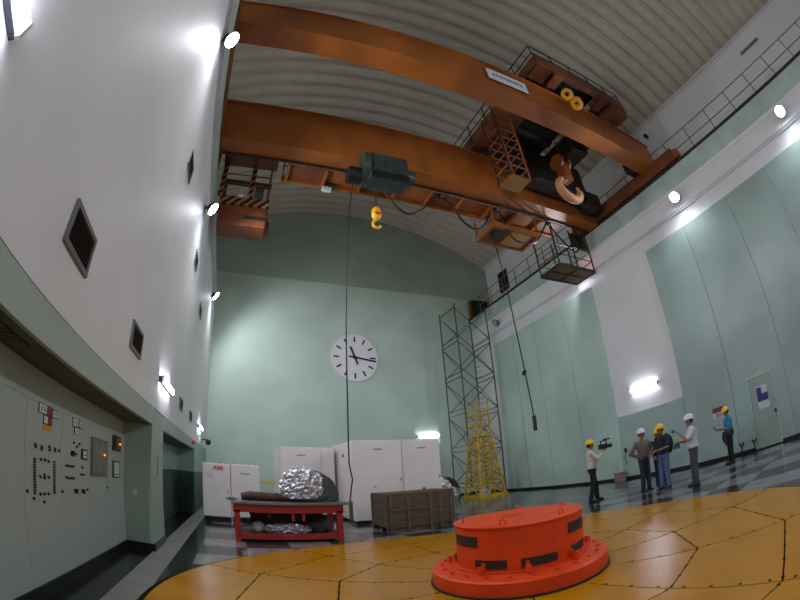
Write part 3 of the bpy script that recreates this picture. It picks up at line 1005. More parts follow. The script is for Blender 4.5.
# driver's cab at the left end
CY = 1.1
cb = cbox('driver_cab', M['crane_brown'], -1.25, 9.8 + CY, 8.84, .33, 10.6 + CY, 9.6, bevel=.02)
cbox('panel_groove', M['crane_dark'], -.4, 9.79 + CY, 9.1, .34, 9.8 + CY, 9.24, cb)
cbox('bumper', M['crane_brown'], .33, 9.85 + CY, 9.15, .49, 10.8 + CY, 9.32, cb)
cbox('striped_sill', M['stripes'], -1.3, 9.76 + CY, 9.6, .37, 9.84 + CY, 9.93, cb)
cbox('striped_sill', M['stripes'], .29, 9.84 + CY, 9.6, .37, 10.9 + CY, 9.93, cb)
for x, y in ((-1.33, 9.8), (-.3, 9.8), (-1.33, 10.86)):
    cbox('striped_post', M['stripes'], x - .08, y - .05 + CY, 9.93, x + .08, y + .05 + CY, 11.4, cb)
cbox('post', M['crane_orange'], .27, 9.78 + CY, 9.93, .33, 9.84 + CY, 11.4, cb)
cbox('post', M['crane_orange'], .27, 10.82 + CY, 9.93, .33, 10.88 + CY, 11.4, cb)
for z in (10.45, 10.9):
    MB().cyl((-1.25, 9.8 + CY, z - Z0), (.3, 9.8 + CY, z - Z0), .02, None, 6).build('window_bar', M['crane_dark'], cb)
cbox('cab_roof', M['crane_brown'], -1.45, 9.34, 11.35, .47, 9.9 + CY, 11.45, cb)
cbox('roof_beam', M['crane_brown'], -1.4, 10.75 + CY, 11.3, .4, 10.9 + CY, 11.45, cb)
cbox('control_desk', M['frame_grey'], -.18, 9.95 + CY, 9.85, .14, 10.35 + CY, 10.6, cb)
cbox('desk_lamp', M['clock_white'], -.7, 9.74 + CY, 9.9, -.53, 9.78 + CY, 10.04, cb)
# sign board on the near girder
sg = cbox('sign_board', M['poster_white'], 5.35, 4.93, 11.18, 6.75, 4.96, 11.68)
for k in range(9):
    cbox('print_stroke', M['frame_grey'], 5.5 + k * .125, 4.925, 11.36 + .03 * (k % 2), 5.58 + k * .125, 4.93, 11.5, sg)

# ---- trolley on the girders
Zt = 12.24
tr = thing('crane_trolley', 'dark brown hoist trolley with railings riding on both girders', 'trolley', (0, 0, Zt))


def tbox(nm, m, x0, y0, z0, x1, y1, z1, parent=None, bevel=0):
    return box(nm, m, parent or tr, x0, y0, z0 - Zt, x1, y1, z1 - Zt, bevel=bevel)


TXA, TXB, TYA, TYB = 7.05, 11.7, 4.3, 9.7
for x0 in (TXA + .1, TXB - .5):
    tbox('side_beam', M['crane_brown'], x0, TYA, 12.42, x0 + .4, TYB, 12.95)
    for y in (5.35, 9.01):
        MB().cyl((x0 + .1, y, .14), (x0 + .3, y, .14), .16, None, 16).build('wheel', M['crane_dark'], tr)
for y0, y1 in ((TYA, TYA + .2), (5.75, 6.0), (8.3, 8.55), (TYB - .2, TYB)):
    tbox('cross_beam', M['crane_brown'], TXA + .5, y0, 12.45, TXB - .5, y1, 12.9)
tbox('deck_plate', M['crane_brown'], TXA + .5, 4.5, 12.6, 8.3, 9.5, 12.64)
tbox('deck_plate', M['crane_brown'], 10.3, 4.5, 12.6, TXB - .5, 9.5, 12.64)
tbox('deck_plate', M['crane_dark'], 8.3, 4.5, 12.9, 10.3, 9.5, 12.94)
tbox('drip_tray', M['crane_orange'], 7.9, 4.35, 12.3, 8.25, 4.95, 12.6)
tbox('drip_tray', M['crane_brown'], 10.05, 4.35, 12.3, 10.4, 4.95, 12.6)
tbox('drip_tray', M['crane_brown'], 10.6, 4.35, 12.2, 11.6, 5.0, 12.5)
tbox('drip_tray', M['crane_brown'], 7.15, 4.4, 12.3, 7.7, 4.95, 12.5)
tbox('girder_guard', M['crane_dark'], 10.4, 6.6, 11.9, 11.2, 8.2, 12.6)
tbox('cable_box', M['crane_dark'], 8.4, 7.8, 11.6, 9.0, 8.5, 12.5)
tbox('shade_block', M['crane_dark'], 9.1, 7.9, 10.95, 12.0, 8.6, 12.4, bevel=.05)  # added dark block standing in for shade on the far girder
for y in (6.7, 7.6):
    MB().cyl((8.35, y, .85), (10.25, y, .85), .34, None, 24).build('rope_drum', M['crane_dark'], tr, smooth=True)
tbox('machinery_cover', M['crane_dark'], 8.0, 5.9, 13.3, 10.6, 8.4, 13.9)
MB().cyl((8.5, 4.75, .85), (9.9, 4.75, .85), .22, None, 20).build('rope_drum', M['hoist_green'], tr, smooth=True)
rp = [(TXA + .08, TYB), (TXA + .08, TYA + .05), (TXB - .05, TYA + .05), (TXB - .05, TYB)]
for z in (13.1, 13.55):
    for p, q in zip(rp, rp[1:]):
        MB().cyl(p + (z - Zt,), q + (z - Zt,), .022, None, 8).build('guard_rail', M['crane_dark'], tr)
posts = [(TXA + .08, TYA + .05 + k * (TYB - TYA - .05) / 5) for k in range(6)] + [(TXB - .05, TYA + .05 + k * (TYB - TYA - .05) / 5) for k in range(6)] + \
        [(TXA + .08 + k * (TXB - TXA - .13) / 5, TYA + .05) for k in range(1, 5)]
for x, y in posts:
    MB().cyl((x, y, .3), (x, y, 13.55 - Zt), .022, None, 8).build('rail_post', M['crane_dark'], tr)
# caged ladder basket under the trolley
lb = tbox('ladder_basket', M['crane_light'], 6.85, 6.82, 9.36, 7.55, 7.44, 9.4)
for x in (6.83, 7.57):
    for y in (6.8, 7.46):
        MB().bar((x, y, 9.36 - Zt), (x, y, 12.5 - Zt), .045).build('upright', M['crane_orange'] if x > 7 else M['crane_dark'], lb)
for z in [9.4 + .42 * k for k in range(8)]:
    pts = [(6.83, 6.8), (7.57, 6.8), (7.57, 7.46), (6.83, 7.46), (6.83, 6.8)]
    for p, q in zip(pts, pts[1:]):
        MB().bar(p + (z - Zt,), q + (z - Zt,), .035).build('rung', M['crane_orange'] if z < 9.9 else M['crane_brown'], lb)
# main hook block
hb = tbox('hook_block', M['crane_orange'], 9.62, 6.9, 10.35, 10.02, 7.3, 11.3, bevel=.05)
for dx in (-.2, .2):
    MB().cyl((9.82 + dx - .05, 7.1, 11.2 - Zt), (9.82 + dx + .05, 7.1, 11.2 - Zt), .33, None, 28).build('sheave', M['crane_orange'], hb)
for dx in (-.24, -.1, .1, .24):
    for dy in (-.4, .4):
        MB().cyl((9.82 + dx, 7.1 + dy * .8, 11.2 - Zt), (9.82 + dx, 7.1 + dy * .8, 12.95 - Zt), .018, None, 6).build('wire_rope', M['crane_dark'], hb)
pts, rad = [], []
for k in range(19):
    a = R(115 + 275 * k / 18)
    pts.append((9.8 + .52 * math.cos(a), 7.1, 10.0 - Zt + .44 * math.sin(a)))
    rad.append(.09 + .08 * math.sin(PI * k / 18) - (.045 if k > 16 else 0))
MB().tube(pts, 0, 12, radii=rad).build('hook', M['hook_steel'], hb, smooth=True)
MB().cyl((9.8, 7.1, 10.35 - Zt), (9.76, 7.1, 10.75 - Zt), .13, None, 14).build('hook_shank', M['hook_steel'], hb, smooth=True)
# auxiliary hook block with yellow sheaves
ab = MB().bar((8.55, 4.62, 11.55 - Zt), (8.75, 4.62, 11.75 - Zt), .1, .14).build('auxiliary_hook_block', M['yellow'], tr)
for c in ((8.3, 4.6, 11.72), (8.72, 4.66, 11.62), (8.52, 4.56, 11.3)):
    e1, e2 = Vector((.476, -.88, 0)), Vector((.635, .343, -.694))
    pts = [Vector((c[0], c[1], c[2] - Zt)) + .14 * (math.cos(u) * e1 + math.sin(u) * e2) for u in [2 * PI * q / 20 for q in range(21)]]
    MB().tube(pts, .075, 8).build('sheave', M['sheave_yellow'], ab, smooth=True)
for dx in (-.1, .1):
    MB().cyl((8.55 + dx, 4.66, 11.7 - Zt), (8.55 + dx, 4.7, 12.95 - Zt), .014, None, 6).build('wire_rope', M['crane_dark'], ab)

# ---- auxiliary electric hoist under the far girder
ho = thing('electric_hoist', 'dark green electric hoist hanging under the far girder', 'hoist', (3.55, 8.6, 9.9))
box('gear_case', M['hoist_green'], ho, -.6, -.38, -.5, .62, .32, .42, bevel=.06)
MB().cyl((-.78, -.02, .0), (-.58, -.02, 0), .5, None, 20).build('drum_flange', M['hoist_green'], ho)
MB().cyl((.6, -.02, -.05), (.9, -.02, -.05), .3, .24, 18).build('motor', M['hoist_green'], ho, smooth=True)
MB().cyl((-1.15, .05, -.3), (-.75, .05, -.3), .27, .27, 18).build('brake', M['black'], ho, smooth=True)
for k in range(6):
    box('cooling_fin', M['hoist_green'], ho, -.52 + k * .2, -.4, -.2, -.48 + k * .2, -.38, .36)
for y in (-.3, .24):
    for z in (-.42, .34):
        MB().cyl((-.62, y, z), (-.57, y, z), .04, None, 6).build('bolt', M['black'], ho)
box('trolley_bracket', M['crane_dark'], ho, -.3, .1, .4, .3, .3, .52)
box('nameplate', M['black'], ho, -.55, -.385, -.52, .6, -.3, -.3)
MB().cyl((-.32, -.02, -.5), (-.32, -.02, -1.42), .02, None, 6).build('wire_rope', M['crane_dark'], ho)
hk = MB().ell((-.32, -.02, -1.62), .15, .12, .24).build('hook_block', M['yellow'], ho, smooth=True)
box('mark', M['logo_red'], hk, -.4, -.15, -1.7, -.24, -.13, -1.63)
pts = [(-.32 + .11 * math.cos(R(a)), -.02, -1.97 + .12 * math.sin(R(a))) for a in range(100, 360, 20)]
MB().tube(pts, .04, 8).build('hook', M['yellow'], hk, smooth=True)
# pendant cables
pc = thing('pendant_control', 'long black pendant cable hanging from the hoist with a tan control box', 'pendant control', (2.4, 8.8, 0))
pts = [(.2, -.12, 9.72), (.2, -.08, 9.5), (.12, .02, 8.5), (.06, 0, 7), (.03, .01, 5), (.02, 0, 3), (.0, 0, 1.8), (.06, .0, 1.45), (.0, 0, 1.1), (-.02, 0, .95)]
MB().tube(pts, .017, 6).build('cable', M['black'], pc, smooth=True)
box('control_box', M['wood_dark'], pc, -.05, -.035, .5, .03, .035, .95, bevel=.01)
for k in range(4):
    MB().cyl((-.01, -.055, .58 + k * .09), (-.01, -.04, .58 + k * .09), .016, None, 8).build('button', M['black'], pc)
pc = thing('pendant_control', 'thin pendant cable with a dark grip hanging from the service platform', 'pendant control', (8.85, 10.2, 0))
MB().tube([(-.45, 0, 9.5), (-.3, 0, 8), (-.2, 0, 6), (-.05, 0, 4), (.05, 0, 2.9)], .022, 6).build('cable', M['black'], pc, smooth=True)
box('grip', M['black'], pc, .0, -.05, 2.45, .1, .05, 2.95, bevel=.01)
MB().cyl((-.1, 0, 4.4), (-.14, 0, 4.42), .1, None, 12).build('cable_clip', M['black'], pc)
fc = thing('festoon_cable', 'black power cable hung in loops under the far girder', 'cable', (0, 9.5, 10.3))
LOOPS = [[(3.87, 9.9), (4.28, 9.35), (4.68, 9.2), (5.2, 9.56), (5.55, 10.07), (5.91, 10.3)],
         [(5.91, 10.3), (6.30, 9.9), (6.60, 9.40), (7.03, 9.13), (7.48, 9.35), (7.88, 10.06), (8.1, 10.3)],
         [(8.3, 10.3), (8.45, 9.62), (8.66, 9.15), (9.13, 9.00), (9.82, 9.19), (10.38, 9.86), (10.7, 10.3)],
         [(10.85, 10.3), (10.98, 10.01), (11.35, 9.62), (11.97, 9.18), (12.44, 9.62), (12.45, 10.2)]]
for L in LOOPS:
    v = [Vector((x, -.05, z - 10.3)) for x, z in L]
    pts = []
    for i in range(len(v) - 1):
        p0, p1, p2, p3 = v[max(i - 1, 0)], v[i], v[i + 1], v[min(i + 2, len(v) - 1)]
        for q in range(5):
            u = q / 5
            pts.append(.5 * ((2 * p1) + (-p0 + p2) * u + (2 * p0 - 5 * p1 + 4 * p2 - p3) * u * u + (-p0 + 3 * p1 - 3 * p2 + p3) * u ** 3))
    pts.append(v[-1])
    MB().tube(pts, .035, 8).build('cable_loop', M['black'], fc, smooth=True)
for x in (3.87, 5.91, 8.2, 10.78, 12.45):
    box('carrier', M['black'], fc, x - .08, -.1, -.12, x + .08, 0, 0)
    MB().cyl((x - .05, -.12, -.1), (x + .05, -.12, -.1), .05, None, 10).build('saddle', M['steel'], fc)


# ================================================================== CABINETS
def cabinet(loc, wd, dp, h, label, rz=0, logo=None, plinth=.16, marks=True, seams=()):
    t = thing('electrical_cabinet', label, 'cabinet', loc, rz, 'cream electrical cabinets before the far wall')
    box('plinth', M['skirting'], t, -wd / 2 + .03, .03, 0, wd / 2 - .03, dp - .03, plinth)
    box('body', M['cabinet'], t, -wd / 2 + .002, .02, plinth, wd / 2 - .002, dp, h, bevel=.008)
    dn = box('door', M['cabinet'], t, -wd / 2 + .02, -.004, plinth + .02, wd / 2 - .02, .022, h - .03, bevel=.006)
    for k in range(4):
        x = -wd / 2 + .12 + k * (wd - .24) / 3
        MB().cyl((x, dp * .3, h), (x, dp * .3, h + .03), .025, None, 8).build('lifting_eye', M['frame_grey'], t)
    if marks:
        for k in range(6):
            box('nameplate_stroke', M['dial'], dn, -.14 + k * .048, -.008, h - .3, -.11 + k * .048, -.004, h - .26)
    box('lock', M['frame_grey'], dn, wd / 2 - .1, -.02, h * .5, wd / 2 - .07, -.004, h * .5 + .1)
    return t, dn


abb = text_mesh('ABB', .17, M['logo_red'])
t, dn = cabinet((-.655, 12.35, 0), .84, .8, 1.78, 'white cabinet with red ABB logo, leftmost before the far wall', marks=False)
o = inst('logo', abb, dn, (.06, -.009, 1.64), (PI / 2, 0, 0))
box('paper', M['poster_white'], dn, -.38, -.008, 1.33, -.1, -.004, 1.5)
cabinet((.206, 12.5, 0), .88, .8, 1.8, 'white cabinet standing right beside the leftmost one with the red logo')
cabinet((2.1, 13.7, 0), 1.39, 2.6, 2.5, 'tall white cabinet behind the red table, left unit of the back pair')
cabinet((3.02, 13.72, 0), .45, 1.9, 2.5, 'narrow white cabinet between the tall back one and the front block', marks=False)
t, dn = cabinet((4.14, 11.86, 0), 1.56, 2.6, 2.6, 'large white cabinet left of the pair behind the wooden crate', plinth=.1)
sm = text_mesh('ABB', .13, M['logo_red'])
sd = box('side_panel', M['cabinet'], t, -.79, .04, .12, -.775, 2.56, 2.56)
inst('logo', sm, sd, (-.795, 1.1, 2.18), (PI / 2, 0, -PI / 2))
box('warning_label', M['sticker_red'], dn, .02 - .2, -.008, 1.14, .1 - .2, -.004, 1.17)
box('warning_label', M['sticker_red'], dn, .0 - .2, -.008, .78, .12 - .2, -.004, .83)
t, dn = cabinet((5.58, 11.86, 0), 1.3, 2.1, 2.6, 'large white cabinet right of the pair behind the wooden crate', plinth=.1)
box('warning_label', M['sticker_red'], dn, -.05, -.008, .95, .06, -.004, 1.03)

# ================================================================== RED TABLE AND WHAT LIES ON IT
tb = thing('work_table', 'red steel work table with grey top and lower shelf', 'table', (1.08, 9.0, 0))
tp = box('tabletop', M['table_top'], tb, -1.26, -.05, .86, 1.3, 1.15, .92, bevel=.008)
for x in (-1.2, 1.04):
    for y in (.05, 1.0):
        box('leg', M['red_steel'], tb, x, y - .05, 0, x + .13, y + .08, .72)
for y in (.0, .98):
    box('apron', M['red_steel'], tb, -1.22, y, .68, 1.19, y + .12, .86)
    box('lower_rail', M['red_steel'], tb, -1.07, y + .02, .07, 1.04, y + .12, .2)
for x in (-1.2, 1.04):
    box('side_rail', M['red_steel'], tb, x + .01, .13, .07, x + .12, .95, .2)
    box('side_apron', M['red_steel'], tb, x + .01, .12, .7, x + .12, .98, .86)
box('shelf', M['crane_dark'], tb, -1.07, .12, .16, 1.04, 1.0, .19)
for x in (.05, .28):
    box('bracket', M['red_steel'], tb, x, .02, .5, x + .06, .1, .68)
vc = thing('bench_vise', 'small grey bench vise at the left end of the red table', 'vise', (-.13, 9.15, .92))
box('jaw', M['steel'], vc, -.1, -.08, -.0, .05, .08, .08, bevel=.01)
MB().cyl((-.16, 0, .04), (.1, 0, .04), .022, None, 10).build('screw', M['steel'], vc)


def crumple(name, m, c, r, seed, n=28, mm=16, amp=.18, parent=None, flat=0, fq=7):
    rnd = random.Random(seed)
    ph = [(rnd.uniform(-fq, fq), rnd.uniform(-fq, fq), rnd.uniform(-fq, fq), rnd.uniform(0, 6)) for _ in range(9)]
    o = MB().ell((0, 0, 0), 1, 1, 1, n, mm)
    vs = []
    for x, y, z in o.v:
        d = sum(abs(math.sin(a * x + b_ * y + c_ * z + p)) for a, b_, c_, p in ph) / 9 - .6
        s_ = 1 + amp * 2.2 * d
        vs.append((c[0] + r[0] * x * s_, c[1] + r[1] * y * s_, max(c[2] + r[2] * z * s_, flat)))
    o.v = vs
    return o.build(name, m, parent)


lp = thing('wrapped_machine', 'machine part under dark tarp and crumpled silver foil on the red table', 'machine part', (1.55, 9.6, .92))
crumple('tarp', M['tarp'], (.1, .05, .14), (.68, .42, .6), 3, parent=lp, amp=.1)
crumple('foil_cover', M['foil'], (-.08, -.12, .33), (.52, .36, .44), 5, n=64, mm=40, parent=lp, amp=.22, flat=.08, fq=13)
bd = thing('long_bundle', 'long dark brown wrapped bundle lying on the red table', 'bundle', (.55, 9.45, .92))
MB().tube([(-.5, 0, .09), (-.3, 0, .11), (0, .01, .1), (.4, 0, .09), (.75, .0, .08)], .1, 12, radii=[.085, .11, .1, .09, .08]).build('roll', M['brown_roll'], bd, smooth=True)
for x in (-.3, .3):
    MB().cyl((x, 0, .1), (x + .03, 0, .1), .112, None, 14).build('strap', M['rubber_black'], bd)
fo = crumple('foil_bundle', M['foil'], (0, 0, .08), (.5, .2, .13), 11, n=60, mm=26, amp=.4, fq=13)
fo.location = (1.05, 9.38, .19)
tag(fo, 'crumpled silver foil bundle on the lower shelf of the red table', 'foil')
tc_ = thing('tool_chest', 'long dark tool chest at the back of the red table shelf', 'chest', (1.1, 9.82, .19))
box('body', M['crane_dark'], tc_, -.85, -.02, 0, .85, .12, .36, bevel=.01)
box('lid', M['crane_dark'], tc_, -.87, -.03, .36, .87, .13, .42, bevel=.01)
for x in (-.4, .4):
    box('latch', M['steel'], tc_, x - .04, -.035, .3, x + .04, -.02, .38)
fo = crumple('white_cloth', M['white_rag'], (0, 0, .1), (.16, .13, .14), 13, amp=.2)
fo.location = (.4, 9.5, .19)
tag(fo, 'pale crumpled cloth at the left end of the red table shelf', 'cloth')
fo = crumple('dark_sack', M['tarp'], (0, 0, .14), (.26, .18, .18), 14, amp=.2)
fo.location = (1.8, 9.5, .19)
tag(fo, 'dark lumpy sack at the right end of the red table shelf', 'sack')

# ================================================================== WOODEN CRATE
wc = thing('wooden_crate', 'weathered wooden crate with upright battens in front of the white cabinets', 'crate', (4.4, 9.5, 0))
W2, DP, H = .88, 1.3, 1.0
box('inner_box', M['wood'], wc, -W2 + .02, .02, .14, W2 - .02, DP - .02, H - .02)
for k in range(4):
    z0 = .14 + k * .215
    box('board', M['wood'], wc, -W2, 0, z0 + .004, W2, .02, z0 + .211)
    box('board', M['wood'], wc, -W2 - .02, 0, z0 + .004, -W2, DP, z0 + .211)
    box('board', M['wood'], wc, W2, 0, z0 + .004, W2 + .02, DP, z0 + .211)
for k in range(7):
    y0 = k * DP / 7
    box('lid_board', M['wood'], wc, -W2 - .02, y0 + .003, H, W2 + .02, y0 + DP / 7 - .003, H + .025)
for x in (-W2 + .05, -.38, .22, .5, W2 - .07):
    box('batten', M['wood_dark'], wc, x - .035, -.025, .02, x + .035, 0, H + .01)
for x in (-W2 - .045,):
    box('batten', M['wood_dark'], wc, x, .05, .02, x + .025, .15, H)
    box('batten', M['wood_dark'], wc, x, DP - .15, .02, x + .025, DP - .05, H)
box('cross_batten', M['wood_dark'], wc, -W2, -.022, .58, W2, -.002, .62)
for y in (.05, DP / 2, DP - .1):
    box('skid', M['wood_dark'], wc, -W2, y, 0, W2, y + .09, .14)

# ================================================================== SCAFFOLD, DERRICK
sf = thing('scaffold_tower', 'tall thin grey green scaffold tower in the far right corner', 'scaffold', (11.72, 18.2, 0))
X0, X1, Y0, Y1, HT = -1.0, 1.0, -.85, .85, 10.2
LEG = [(X0, Y1), (X0, Y0), (X1, Y1), (X1, Y0)]
for x, y in LEG:
    MB().cyl((x, y, .05), (x, y, HT), .035, None, 8).build('leg', M['scaffold'], sf, smooth=True)
    MB().cyl((x, y, 0), (x, y, .05), .1, None, 10).build('base_plate', M['scaffold'], sf)
for k in range(6):
    z = .5 + k * 1.9
    for x in (X0, X1):
        for dz in (0, .25):
            if z + dz < HT:
                MB().cyl((x, Y0, z + dz), (x, Y1, z + dz), .026, None, 6).build('ledger', M['scaffold'], sf)
    if k < 5:
        for y in (Y0, Y1):
            MB().cyl((X0, y, z + .2), (X1, y, z + 1.85), .022, None, 6).build('brace', M['scaffold'], sf)
            MB().cyl((X1, y, z + .2), (X0, y, z + 1.85), .022, None, 6).build('brace', M['scaffold'], sf)
        for x in (X0, X1):
            MB().cyl((x, Y0, z + .25), (x, Y1, z + 1.85), .018, None, 6).build('brace', M['scaffold'], sf)
for x in (X1,):
    for k in range(26):
        MB().cyl((x, .3, .5 + k * .3), (x, .7, .5 + k * .3), .014, None, 6).build('rung', M['scaffold'], sf)

dk = thing('lattice_tower', 'tapered yellow steel lattice work tower before the scaffold', 'work tower', (10.85, 16.45, 0))
BX, BY, TX, TY, HH = .7, .7, .36, .34, 3.1


def cor(sx, sy, z):
    u = min(1, z / HH)
    return Vector((sx * (BX + (TX - BX) * u), sy * (BY + (TY - BY) * u), z))


for sx in (-1, 1):
    for sy in (-1, 1):
        MB().bar(cor(sx, sy, .1), cor(sx, sy, HH), .08).build('leg', M['yellow_steel'], dk)
        MB().bar(cor(sx, sy, HH), cor(sx, sy, HH) + Vector((0, 0, 1.55 if sx < 0 else 1.7)), .06).build('mast', M['yellow_steel'], dk)
for z in (.12, .8, 1.4, 1.95, 2.5, 3.05, 3.5, 4.0):
    c = [cor(-1, -1, z), cor(1, -1, z), cor(1, 1, z), cor(-1, 1, z)]
    for i in range(4):
        MB().bar(c[i], c[(i + 1) % 4], .06).build('ring_bar', M['yellow_steel'], dk)
zz = [.12, .8, 1.4, 1.95, 2.5, 3.05]
for a, b_ in zip(zz, zz[1:]):
    for (p, q) in (((-1, -1), (1, -1)), ((1, -1), (1, 1)), ((1, 1), (-1, 1)), ((-1, 1), (-1, -1))):
        MB().bar(cor(*p, a), cor(*q, b_), .045).build('lattice_bar', M['yellow_steel'], dk)
        MB().bar(cor(*q, a), cor(*p, b_), .045).build('lattice_bar', M['yellow_steel'], dk)
box('platform', M['yellow_steel'], dk, -.42, -.4, 2.95, .42, .4, 3.0)
for s_ in (-1, 1):
    box('skid', M['yellow_steel'], dk, s_ * BX - .07, -.8, .0, s_ * BX + .07, .8, .13)
    box('skid', M['yellow_steel'], dk, -.8, s_ * BY - .07, .0, .8, s_ * BY + .07, .12)
MB().bar((0, -.3, .1), (0, -.3, 3.0), .05).bar((.35, -.3, .1), (.25, -.3, 3.0), .05).build('ladder_rail', M['yellow_steel'], dk)
for k in range(9):
    MB().bar((0, -.3, .35 + k * .3), (.34 - k * .01, -.3, .35 + k * .3), .03).build('ladder_rung', M['yellow_steel'], dk)
o = crumple('white_sack', M['white_rag'], (0, 0, .2), (.26, .2, .24), 21, amp=.15)
o.location = (10.8, 16.3, 0)
tag(o, 'small white sack on the floor inside the yellow lattice tower', 'sack')
jk = thing('scrap_pile', 'dark machine scrap with silver foil between crate and yellow tower', 'scrap', (9.55, 18.2, 0))
crumple('tarp', M['brown_roll'], (.3, .2, .4), (.7, .6, .75), 31, parent=jk, amp=.2)
crumple('foil', M['foil'], (-.3, -.4, .6), (.5, .35, .5), 33, n=44, mm=26, parent=jk, amp=.35, fq=12)
crumple('foil', M['foil'], (.25, -.5, .3), (.4, .3, .35), 37, n=44, mm=26, parent=jk, amp=.35, fq=12)
yb = thing('low_barrier', 'low green barrier with yellow top board left of the back cabinets', 'barrier', (1.0, 16.5, 0))
box('top_board', M['yellow'], yb, -.5, 0, 1.16, .6, .06, 1.24)
for x in (-.45, .5):
    box('post', M['far_green'], yb, x, .06, 0, x + .08, .14, 1.26)
box('board', M['far_green'], yb, -.5, .0, .6, .6, .06, 1.1)

# ================================================================== PEOPLE
def remeshed(mb, name, m, voxel, parent, smooth_it=2):
    me = mb.mesh(name + '_source', None)
    o = bpy.data.objects.new(name + '_source', me)
    COL.objects.link(o)
    rm = o.modifiers.new('remesh', 'REMESH')
    rm.mode = 'VOXEL'
    rm.voxel_size = voxel
    rm.use_smooth_shade = True
    sm_ = o.modifiers.new('smooth', 'SMOOTH')
    sm_.factor = .5
    sm_.iterations = smooth_it
    dg = bpy.context.evaluated_depsgraph_get()
    out = bpy.data.meshes.new_from_object(o.evaluated_get(dg))
    bpy.data.objects.remove(o)
    bpy.data.meshes.remove(me)
    out.name = name
    out.materials.clear()
    out.materials.append(m)
    p = bpy.data.objects.new(name, out)
    COL.objects.link(p)
    p.parent = parent
    return p


def person(loc, face, H, pose, cl, label, sleeve='short', helmet='yellow', legs=None, head_turn=0, head_tilt=0, bag=None):
    rz = math.atan2(-face[0], face[1])
    t = thing('person', label, 'person', loc, rz, 'visitors in hard hats')
    k = H / 1.72
    V = lambda x, y, z: Vector((x * k, y * k, z * k))
    legs = legs or dict(L=((-.1, .02, .49), (-.12, 0, .085)), R=((.1, .03, .49), (.12, .02, .085)))
    hip = {'L': V(-.09, 0, .91), 'R': V(.09, 0, .91)}
    sh = {'L': V(-.195, -.01, 1.37), 'R': V(.195, -.01, 1.37)}
    torso = [(.885, .15, .11, 0), (.95, .178, .128, 0), (1.04, .172, .13, .01), (1.14, .172, .128, .015), (1.25, .186, .132, .01), (1.34, .2, .125, 0), (1.41, .16, .095, -.01), (1.455, .07, .065, -.005)]

    def torso_loft(mb, g, z0, z1):
        secs = [(V(0, y, z), V(w_ + g, 0, 0), V(0, d_ + g, 0)) for z, w_, d_, y in torso if z0 <= z <= z1]
        mb.loft(secs, 18)

    # one continuous body
    B = MB()
    torso_loft(B, -.025, 0, 1.42)
    for s in 'LR':
        kn, an = V(*legs[s][0]), V(*legs[s][1])
        B.capsule(hip[s], kn, .078 * k, .052 * k)
        B.capsule(kn, an, .052 * k, .036 * k)
        B.capsule(an, an + V(0, .09, -.035), .03 * k, .02 * k)
        el, wrp = V(*pose[s][0]), V(*pose[s][1])
        B.capsule(sh[s], el, .042 * k, .037 * k)
        B.capsule(el, wrp, .038 * k, .026 * k)
        # hand: palm, four bent fingers of different length, thumb from the side of the palm
        d = (wrp - el).normalized()
        sx = -1 if s == 'L' else 1
        side = Vector((-sx, 0, 0)) - d * d.dot(Vector((-sx, 0, 0)))
        if side.length < .2:
            side = Vector((0, 0, 1)) - d * d.z
        side.normalize()
        nrm = d.cross(side) * sx
        pc_ = wrp + d * .05 * k
        for q in (-.025, 0, .025):
            B.capsule(wrp + d * .015 * k + side * q * k * .7, wrp + d * .085 * k + side * q * k, .017 * k, .015 * k, 8)
        for q, ln in ((-.032, .055), (-.011, .072), (.011, .078), (.032, .07)):
            a_ = wrp + d * .088 * k + side * q * k
            m_ = a_ + (d * .8 + nrm * -.45).normalized() * ln * .5 * k
            e_ = m_ + (d * .35 + nrm * -.95).normalized() * ln * .5 * k
            B.capsule(a_, m_, .0105 * k, .0095 * k, 6)
            B.capsule(m_, e_, .0095 * k, .0085 * k, 6)
        a_ = wrp + d * .035 * k + side * .035 * k
        m_ = a_ + (d * .6 + side * .7 - nrm * .3).normalized() * .04 * k
        B.capsule(a_, m_, .013 * k, .0115 * k, 6)
        B.capsule(m_, m_ + (d * .8 + side * .1 - nrm * .5).normalized() * .032 * k, .0115 * k, .0095 * k, 6)
    B.capsule(V(0, -.01, 1.42), V(0, .01, 1.53), .056 * k, .052 * k)
    Rh = Matrix.Rotation(R(head_turn), 3, 'Z') @ Matrix.Rotation(R(head_tilt), 3, 'X')
    hc = V(0, .02, 1.605)
    Hh = lambda x, y, z: hc + Rh @ V(x, y, z)

    def hell(mb, c, rx, ry, rz_, n=14, m=9):
        tmp = MB().ell((0, 0, 0), rx * k, ry * k, rz_ * k, n, m)
        mb._add([Hh(*c) + Rh @ Vector(v) for v in tmp.v], tmp.f)
        return mb
    hell(B, (0, -.005, .025), .077, .096, .092)
    hell(B, (0, .02, -.035), .06, .072, .075)
    hell(B, (0, .055, -.085), .032, .03, .026)
    hell(B, (0, .094, -.02), .013, .022, .024)
    hell(B, (0, .08, .02), .05, .016, .012)
    for sx in (-1, 1):
        hell(B, (sx * .078, -.005, -.01), .012, .024, .033)
    bd_ = remeshed(B, 'body', M['skin'], .011, t, 1)
    for sx in (-1, 1):
        hell(MB(), (sx * .03, .088, .0), .012, .008, .008, 8, 6).build('eye', M['black'], t)
    hell(MB(), (0, .086, -.058), .024, .008, .006, 8, 6).build('mouth', M['sticker_red'], t)
    hr = MB()
    hell(hr, (0, -.022, .012), .083, .092, .088)
    hr.build('hair', M['hair'], t, smooth=True)
    # helmet
    hm = M['helmet_' + helmet]
    hv = MB()
    prof = [(.128, 0), (.128, .02), (.124, .05), (.105, .09), (.07, .118), (.03, .128), (0, .13)]
    tmp = MB().lathe([(0, 0)] + [(r * k, z * k) for r, z in prof], 24)
    hv._add([Hh(0, -.005, .042) + Rh @ Vector((v[0] * .9, v[1] * 1.05, v[2])) for v in tmp.v], tmp.f)
    ho_ = hv.build('helmet', hm, t, smooth=True)
